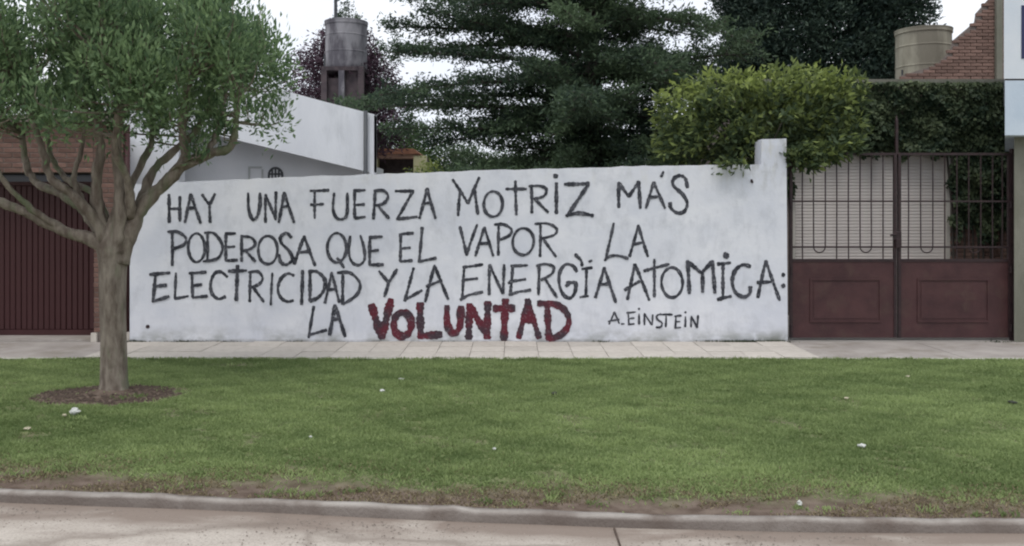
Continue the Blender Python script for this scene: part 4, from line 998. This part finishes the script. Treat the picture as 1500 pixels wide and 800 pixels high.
blob_tree('cypress_tree', 'very dense dark cypress rising between the cedar and the cream water tank', 1196, 24, 6, [(0.5, 2.3), (3, 2.62), (5.5, 2.62), (7.5, 2.62), (9.5, 2.45), (11.5, 1.8), (14, .2)], ML_cyp, 270000, .135, .35, .3, lob=.06, inner=.35, hang=.25, seed=4, clump=.17)
blob_tree('plum_tree', 'purple leaved plum tree behind the weathered water tank', 506, 23.1, 4, [(3.2, 1.1), (4.2, 1.5), (5.0, 1.3), (5.8, 1.05), (6.3, .5)], ML_plum, 24000, .11, .35, .1, lob=.2, inner=.25, seed=8, clump=.16, per=22)
blob_tree('spire_tree', 'narrow dark treetop showing just above the weathered water tank', 507, 26, 6, [(3.0, .85), (6.6, .52), (7.2, .40), (7.62, .12), (7.8, .02)], ML_con, 12000, .10, .4, .1, lob=.12, inner=.2, seed=9, clump=.1)
# trees closing the view under the cedar
for i, (u, Y, z1_, r_w, sd_) in enumerate(((585, 30, 4.6, 1.6, 11), (668, 31, 4.0, 1.7, 12), (745, 30, 3.6, 1.8, 13), (835, 31, 4.0, 1.9, 14), (925, 30, 3.9, 1.8, 15), (1015, 30, 4.2, 1.9, 16))):
    lab = ['bright green bush tree between the low house and the cedar', 'bushy tree low behind the cedar, second from the white house', 'bushy tree low behind the cedar, left of its trunk', 'bushy tree low behind the cedar trunk', 'bushy tree low behind the cedar, right of its trunk', 'bushy tree low between cedar and cypress'][i]
    blob_tree('background_tree', lab, u, Y, 2, [(.3, r_w*.8), (1.5, r_w), (z1_*.8, r_w*.85), (z1_, r_w*.3)], ML_far if i == 0 else ML_con, 26000 if i == 0 else 22000, .13, .5 if i == 0 else .75, .12, lob=.12, inner=.3, seed=sd_, clump=.2, group=None if i == 0 else 'bushy trees behind the cedar')
blob_tree('hedge_shrub', 'pale yellow green shrub beside the low house', 634, 25.5, 2, [(.2, .7), (2.0, .75), (2.75, .6), (3.05, .2)], ML_shrub, 5000, .10, .8, .05, seed=31, clump=.12, cat='shrub', per=30)

# ---- big leaf shrub leaning over wall and pillar
def shrub():
    Y = 12.0; t = thing('flowering_shrub', 'yellow green broad leaved shrub bulging over the wall and its pillar', 'shrub', (X(1120, Y), Y, 0))
    r_ = np.random.default_rng(40)
    lob = [(1008, 168, 48, 46), (1000, 208, 42, 34), (1058, 144, 50, 38), (1060, 200, 55, 42), (1110, 136, 44, 32), (1120, 182, 50, 40), (1172, 130, 50, 27), (1180, 175, 55, 42), (1224, 134, 38, 26), (1222, 178, 34, 38), (1190, 212, 42, 20), (1090, 225, 50, 20), (990, 228, 34, 14), (1170, 228, 20, 18)]
    cc = []
    for (u, v, ru, rv) in lob:
        m = int(ru*rv/17)
        d = unit(r_.normal(size=(m, 3)))*(r_.uniform(.45, 1, m)**.5)[:, None]
        dz = .55+.25*r_.uniform()
        cc.append(np.stack([X(u+d[:, 0]*ru, Y), Y+d[:, 1]*dz-.05, Z(v+d[:, 2]*rv*-1, Y)], 1))
    cc = np.concatenate(cc); cc = cc[(cc[:, 1] > 11.26) | (cc[:, 2] > 2.36)]
    # hanging sprays over the wall top and over the gate top
    hang = []
    for u, v, n_, yy_ in ((1062, 243, 3, 10.95), (1072, 248, 2, 10.95), (1090, 245, 3, 10.95), (1165, 230, 12, 11.0), (1180, 231, 12, 11.0), (1188, 238, 7, 11.02), (1176, 220, 18, 11.05), (1205, 226, 12, 11.1), (1225, 220, 14, 11.15), (1245, 214, 14, 11.2)):
        for _ in range(n_): hang.append((X(u+r_.normal(0, 5), yy_), yy_+r_.uniform(-.04, .1), Z(v+r_.normal(0, 5), yy_)))
    cc = np.concatenate([cc, np.array(hang)])
    per = 9; m = len(cc); p = np.repeat(cc, per, 0)+r_.normal(0, .045, (m*per, 3))
    ctr = np.array([X(1120, Y), Y, 2.3]); d = unit(unit(p-ctr)*.55+r_.normal(0, .55, (m*per, 3))+np.array([0, -.1, -.25]))
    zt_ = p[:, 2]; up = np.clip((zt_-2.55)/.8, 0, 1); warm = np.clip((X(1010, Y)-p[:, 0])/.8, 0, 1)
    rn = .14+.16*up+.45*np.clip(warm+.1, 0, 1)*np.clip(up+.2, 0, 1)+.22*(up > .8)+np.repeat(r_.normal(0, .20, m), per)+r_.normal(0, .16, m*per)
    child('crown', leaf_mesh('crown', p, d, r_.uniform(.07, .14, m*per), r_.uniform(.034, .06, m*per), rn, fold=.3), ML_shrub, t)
    q = MB()
    for k in range(9):
        a = Vector((X(1010+k*12, Y), Y+random.uniform(-.2, .3), 0)); i = int(r_.integers(0, m)); b = Vector(cc[i]); q.tube(spline([a, a.lerp(b, .5)+Vector((0, .1, .3)), b], 4), lerp_list([.035, .02, .006], 9), 6)
    child('stems', q.me('stems', True), M_bark2, t)
shrub()

# ---- ivy on the rear garage
def ivy():
    Y = AY; t = thing('ivy', 'dark ivy covering the garage wall around the cream roller door', 'ivy', (X(1420, Y), Y, 0)); r_ = np.random.default_rng(50)
    n = 36000; u = r_.uniform(1098, 1478, n); v = r_.uniform(121, 356, n)
    edge = 226+5*np.sin(u*.13)+4*np.sin(u*.31+1); left = 1391+5*np.sin(v*.09)+4*np.sin(v*.23)+np.clip((v-320)*.3, 0, 12); low = 340+14*np.sin(u*.11)+9*np.sin(u*.37)
    kp = (v < edge+np.where(u < 1160, 60, 0)) | ((u > left) & (v < low)); u, v = u[kp], v[kp]; n = len(u)
    pp2 = np.stack([u, v], 1); depth = .05+.22*smooth_noise(pp2, .012, 51)*r_.uniform(.3, 1, n)
    C_ = np.stack([X(u, Y), Y-depth+.02, Z(v, Y)], 1)
    D_ = unit(np.stack([r_.normal(0, .45, n), -r_.uniform(.2, .9, n), -r_.uniform(.3, 1.2, n)], 1))
    rn = .12+.5*smooth_noise(pp2, .018, 52)+r_.normal(0, .15, n)+.25*(v < 130)
    child('foliage', leaf_mesh('foliage', C_, D_, r_.uniform(.05, .10, n), r_.uniform(.04, .075, n), rn, fold=.15), ML_ivy, t)
    q = MB()
    for k in range(7):
        uu = 1395+k*12; q.tube(spline([(X(uu, Y), Y-.01, 0), (X(uu+6*math.sin(k), Y), Y-.02, 1.2), (X(uu-8, Y), Y-.03, 2.4), (X(uu-20, Y), Y-.02, 3.3)], 4), [.016]*13, 5)
    child('stems', q.me('stems'), M_bark2, t)
ivy()

# ================================================================== SMALL THINGS ON THE LAWN
def crumple(r, flat, seed):
    bm = bmesh.new(); bmesh.ops.create_icosphere(bm, subdivisions=2, radius=r); rr = random.Random(seed)
    for v in bm.verts:
        v.co *= rr.uniform(.62, 1.15); v.co.z *= flat
    me = bpy.data.meshes.new('crumpled'); bm.to_mesh(me); bm.free(); return me
for u, v, r, flat, m_x, nm, lab, cat_ in (
    (110, 609, .040, .75, M_paper, 'paper_scrap', 'crumpled white paper ball on the grass in front of the tree', 'litter'),
    (94, 612, .022, .5, M_dry, 'dry_leaf', 'pale dry leaf lying just left of the white paper ball', 'leaf'),
    (40, 630, .024, .45, M_dry, 'dry_leaf', 'pale dry leaf on the grass near the left edge', 'leaf'),
    (560, 575, .024, .5, M_paper, 'paper_scrap', 'small white paper scrap on the grass below the maroon letters', 'litter'),
    (588, 557, .036, .14, M_paper, 'paper_scrap', 'flat white paper strip on the grass just behind the small scrap', 'litter'),
    (455, 644, .012, .8, M_paper, 'paper_scrap', 'tiny white paper speck in the middle of the lawn left of centre', 'litter'),
    (724, 661, .012, .9, M_paper, 'paper_scrap', 'tiny white paper speck near the centre of the lawn', 'litter'),
    (812, 580, .030, .5, M_stone, 'stone', 'small dark stone lying in the grass right of centre', 'stone'),
    (1262, 657, .033, .45, M_paper, 'paper_scrap', 'white paper scrap on the right hand part of the lawn', 'litter'),
    (1171, 738, .017, .9, M_paper, 'paper_scrap', 'small white paper pellet on bare soil by the kerb', 'litter'),
    (1483, 592, .040, .35, M_stone, 'stone', 'dark stone in the grass near the right edge', 'stone'),
    (1240, 586, .022, .4, M_dry, 'dry_leaf', 'pale dry leaf on the grass below the left gate leaf', 'leaf'),
    (1330, 553, .024, .35, M_dry, 'dry_leaf', 'pale dry leaf on the grass below the right gate leaf', 'leaf')):
    Y = 1.6*F/(v-HZ); o = obj(nm, crumple(r, flat, int(u)), m_x, label=lab, category=cat_)
    o.location = (X(u, Y), Y, float(lawn_z(np.array([X(u, Y)]), np.array([Y]))[0])+r*flat*.8+.010)
# weeds in the joint at the foot of the wall
n = 0; C_ = []; D_ = []
for u, k_ in ((262, 40), (275, 60), (300, 30), (332, 30), (430, 25), (655, 20), (880, 30), (1040, 60), (1062, 110), (1085, 130), (1104, 120), (1126, 120), (1146, 80), (1462, 40), (205, 50), (196, 60)):
    c_ = np.array([X(u, WY), 10.985, .004]); p = c_+rng.normal(size=(k_, 3))*np.array([.07, .008, .001]); C_.append(p)
    D_.append(unit(np.stack([rng.normal(0, .6, k_), -rng.uniform(.0, .7, k_), rng.uniform(.3, 1.2, k_)], 1)))
C_ = np.concatenate(C_); D_ = np.concatenate(D_)
obj('weeds', leaf_mesh('weeds', C_, D_, rng.uniform(.015, .05, len(C_)), .009, rng.uniform(0, .6, len(C_))), ML_ivy, kind='stuff', label='low dark weeds growing in the joint at the foot of the white wall', category='weeds')
# taller tufts and broad weeds that break up the mown surface
nt3 = 420; tx = rng.uniform(-6, 6, nt3); ty = rng.uniform(5.0, 9.7, nt3); kp = (ty > kerbY(tx)+.12) & (np.abs(tx) < ty*.62+.4); tx, ty = tx[kp], ty[kp]
edge_x = rng.uniform(-6, 4.5, 260); tx = np.concatenate([tx, edge_x, rng.uniform(-3.2, 3.2, 45)]); ty = np.concatenate([ty, PAV0-rng.uniform(.0, .05, 260), np.zeros(45)]); ty[-45:] = kerbY(tx[-45:])+rng.uniform(.06, .45, 45)
per = 26; C_ = np.repeat(np.stack([tx, ty, lawn_z(tx, ty)], 1), per, 0)+rng.normal(size=(len(tx)*per, 3))*np.array([.035, .025, 0]); m = len(C_)
tall = np.repeat(rng.uniform(.6, 1.35, len(tx)), per); tone = np.repeat(rng.uniform(.15, .95, len(tx)), per)
D_ = unit(np.stack([rng.normal(0, .6, m), rng.normal(0, .6, m), rng.uniform(.5, 1.2, m)], 1))
obj('grass_tufts', leaf_mesh('grass_tufts', C_, D_, .036*tall*rng.uniform(.6, 1.2, m), .009, tone+rng.normal(0, .12, m)), ML_grass, kind='stuff', label='slightly taller tufts of grass and weeds dotted over the mown verge', category='grass')
# grit washed into the gutter
n = 2600; xx = rng.uniform(-4, 4, n); dd_ = np.abs(rng.normal(.05, .22, n))+.06; q = MB()
for x, d in zip(xx, dd_):
    y = float(kerbY(x))-.052-d; r = random.choice((.0025, .003, .004, .006)); z = ROADZ+.012*min(d/.5, 1)+.03*min(d/4.5, 1)+.001; k = len(q.v)
    for dx, dy, dz in ((1, 0, 0), (0, 1, 0), (-1, 0, 0), (0, -1, 0), (0, 0, .8)): q.v.append((x+dx*r*random.uniform(.7, 1.5), y+dy*r*random.uniform(.7, 1.3), z+dz*r))
    for f in ((0, 1, 4), (1, 2, 4), (2, 3, 4), (3, 0, 4)): q.f.append([k+i for i in f])
obj('gravel', q.me('gravel'), M_kerb2, kind='stuff', label='fine dark grit washed into the gutter beside the kerb', category='gravel')
# soil clods in the ring round the tree
n = 900; a = rng.uniform(0, 6.28, n); s = np.sqrt(rng.uniform(.06, 1, n)); xx = TREE[0]+a*0+.64*s*np.cos(a); yy = TREE[1]-.12+.44*s*np.sin(a)
q = MB()
for x, y, z in zip(xx, yy, lawn_z(xx, yy)):
    r = random.uniform(.006, .019); k = len(q.v)
    for dx, dy, dz in ((1, 0, 0), (0, 1, 0), (-1, 0, 0), (0, -1, 0), (0, 0, .8), (0, 0, -.6)): q.v.append((x+dx*r*random.uniform(.7, 1.3), y+dy*r*random.uniform(.7, 1.3), z+.003+dz*r))
    for f in ((0, 1, 4), (1, 2, 4), (2, 3, 4), (3, 0, 4), (1, 0, 5), (2, 1, 5), (3, 2, 5), (0, 3, 5)): q.f.append([k+i for i in f])
obj('soil', q.me('soil'), M_soil, kind='stuff', label='dark loose soil in a ring round the foot of the tree', category='soil')
print('cedar leaves', nced, 'tree leaves', len(Cs), 'gable bricks', cnt)
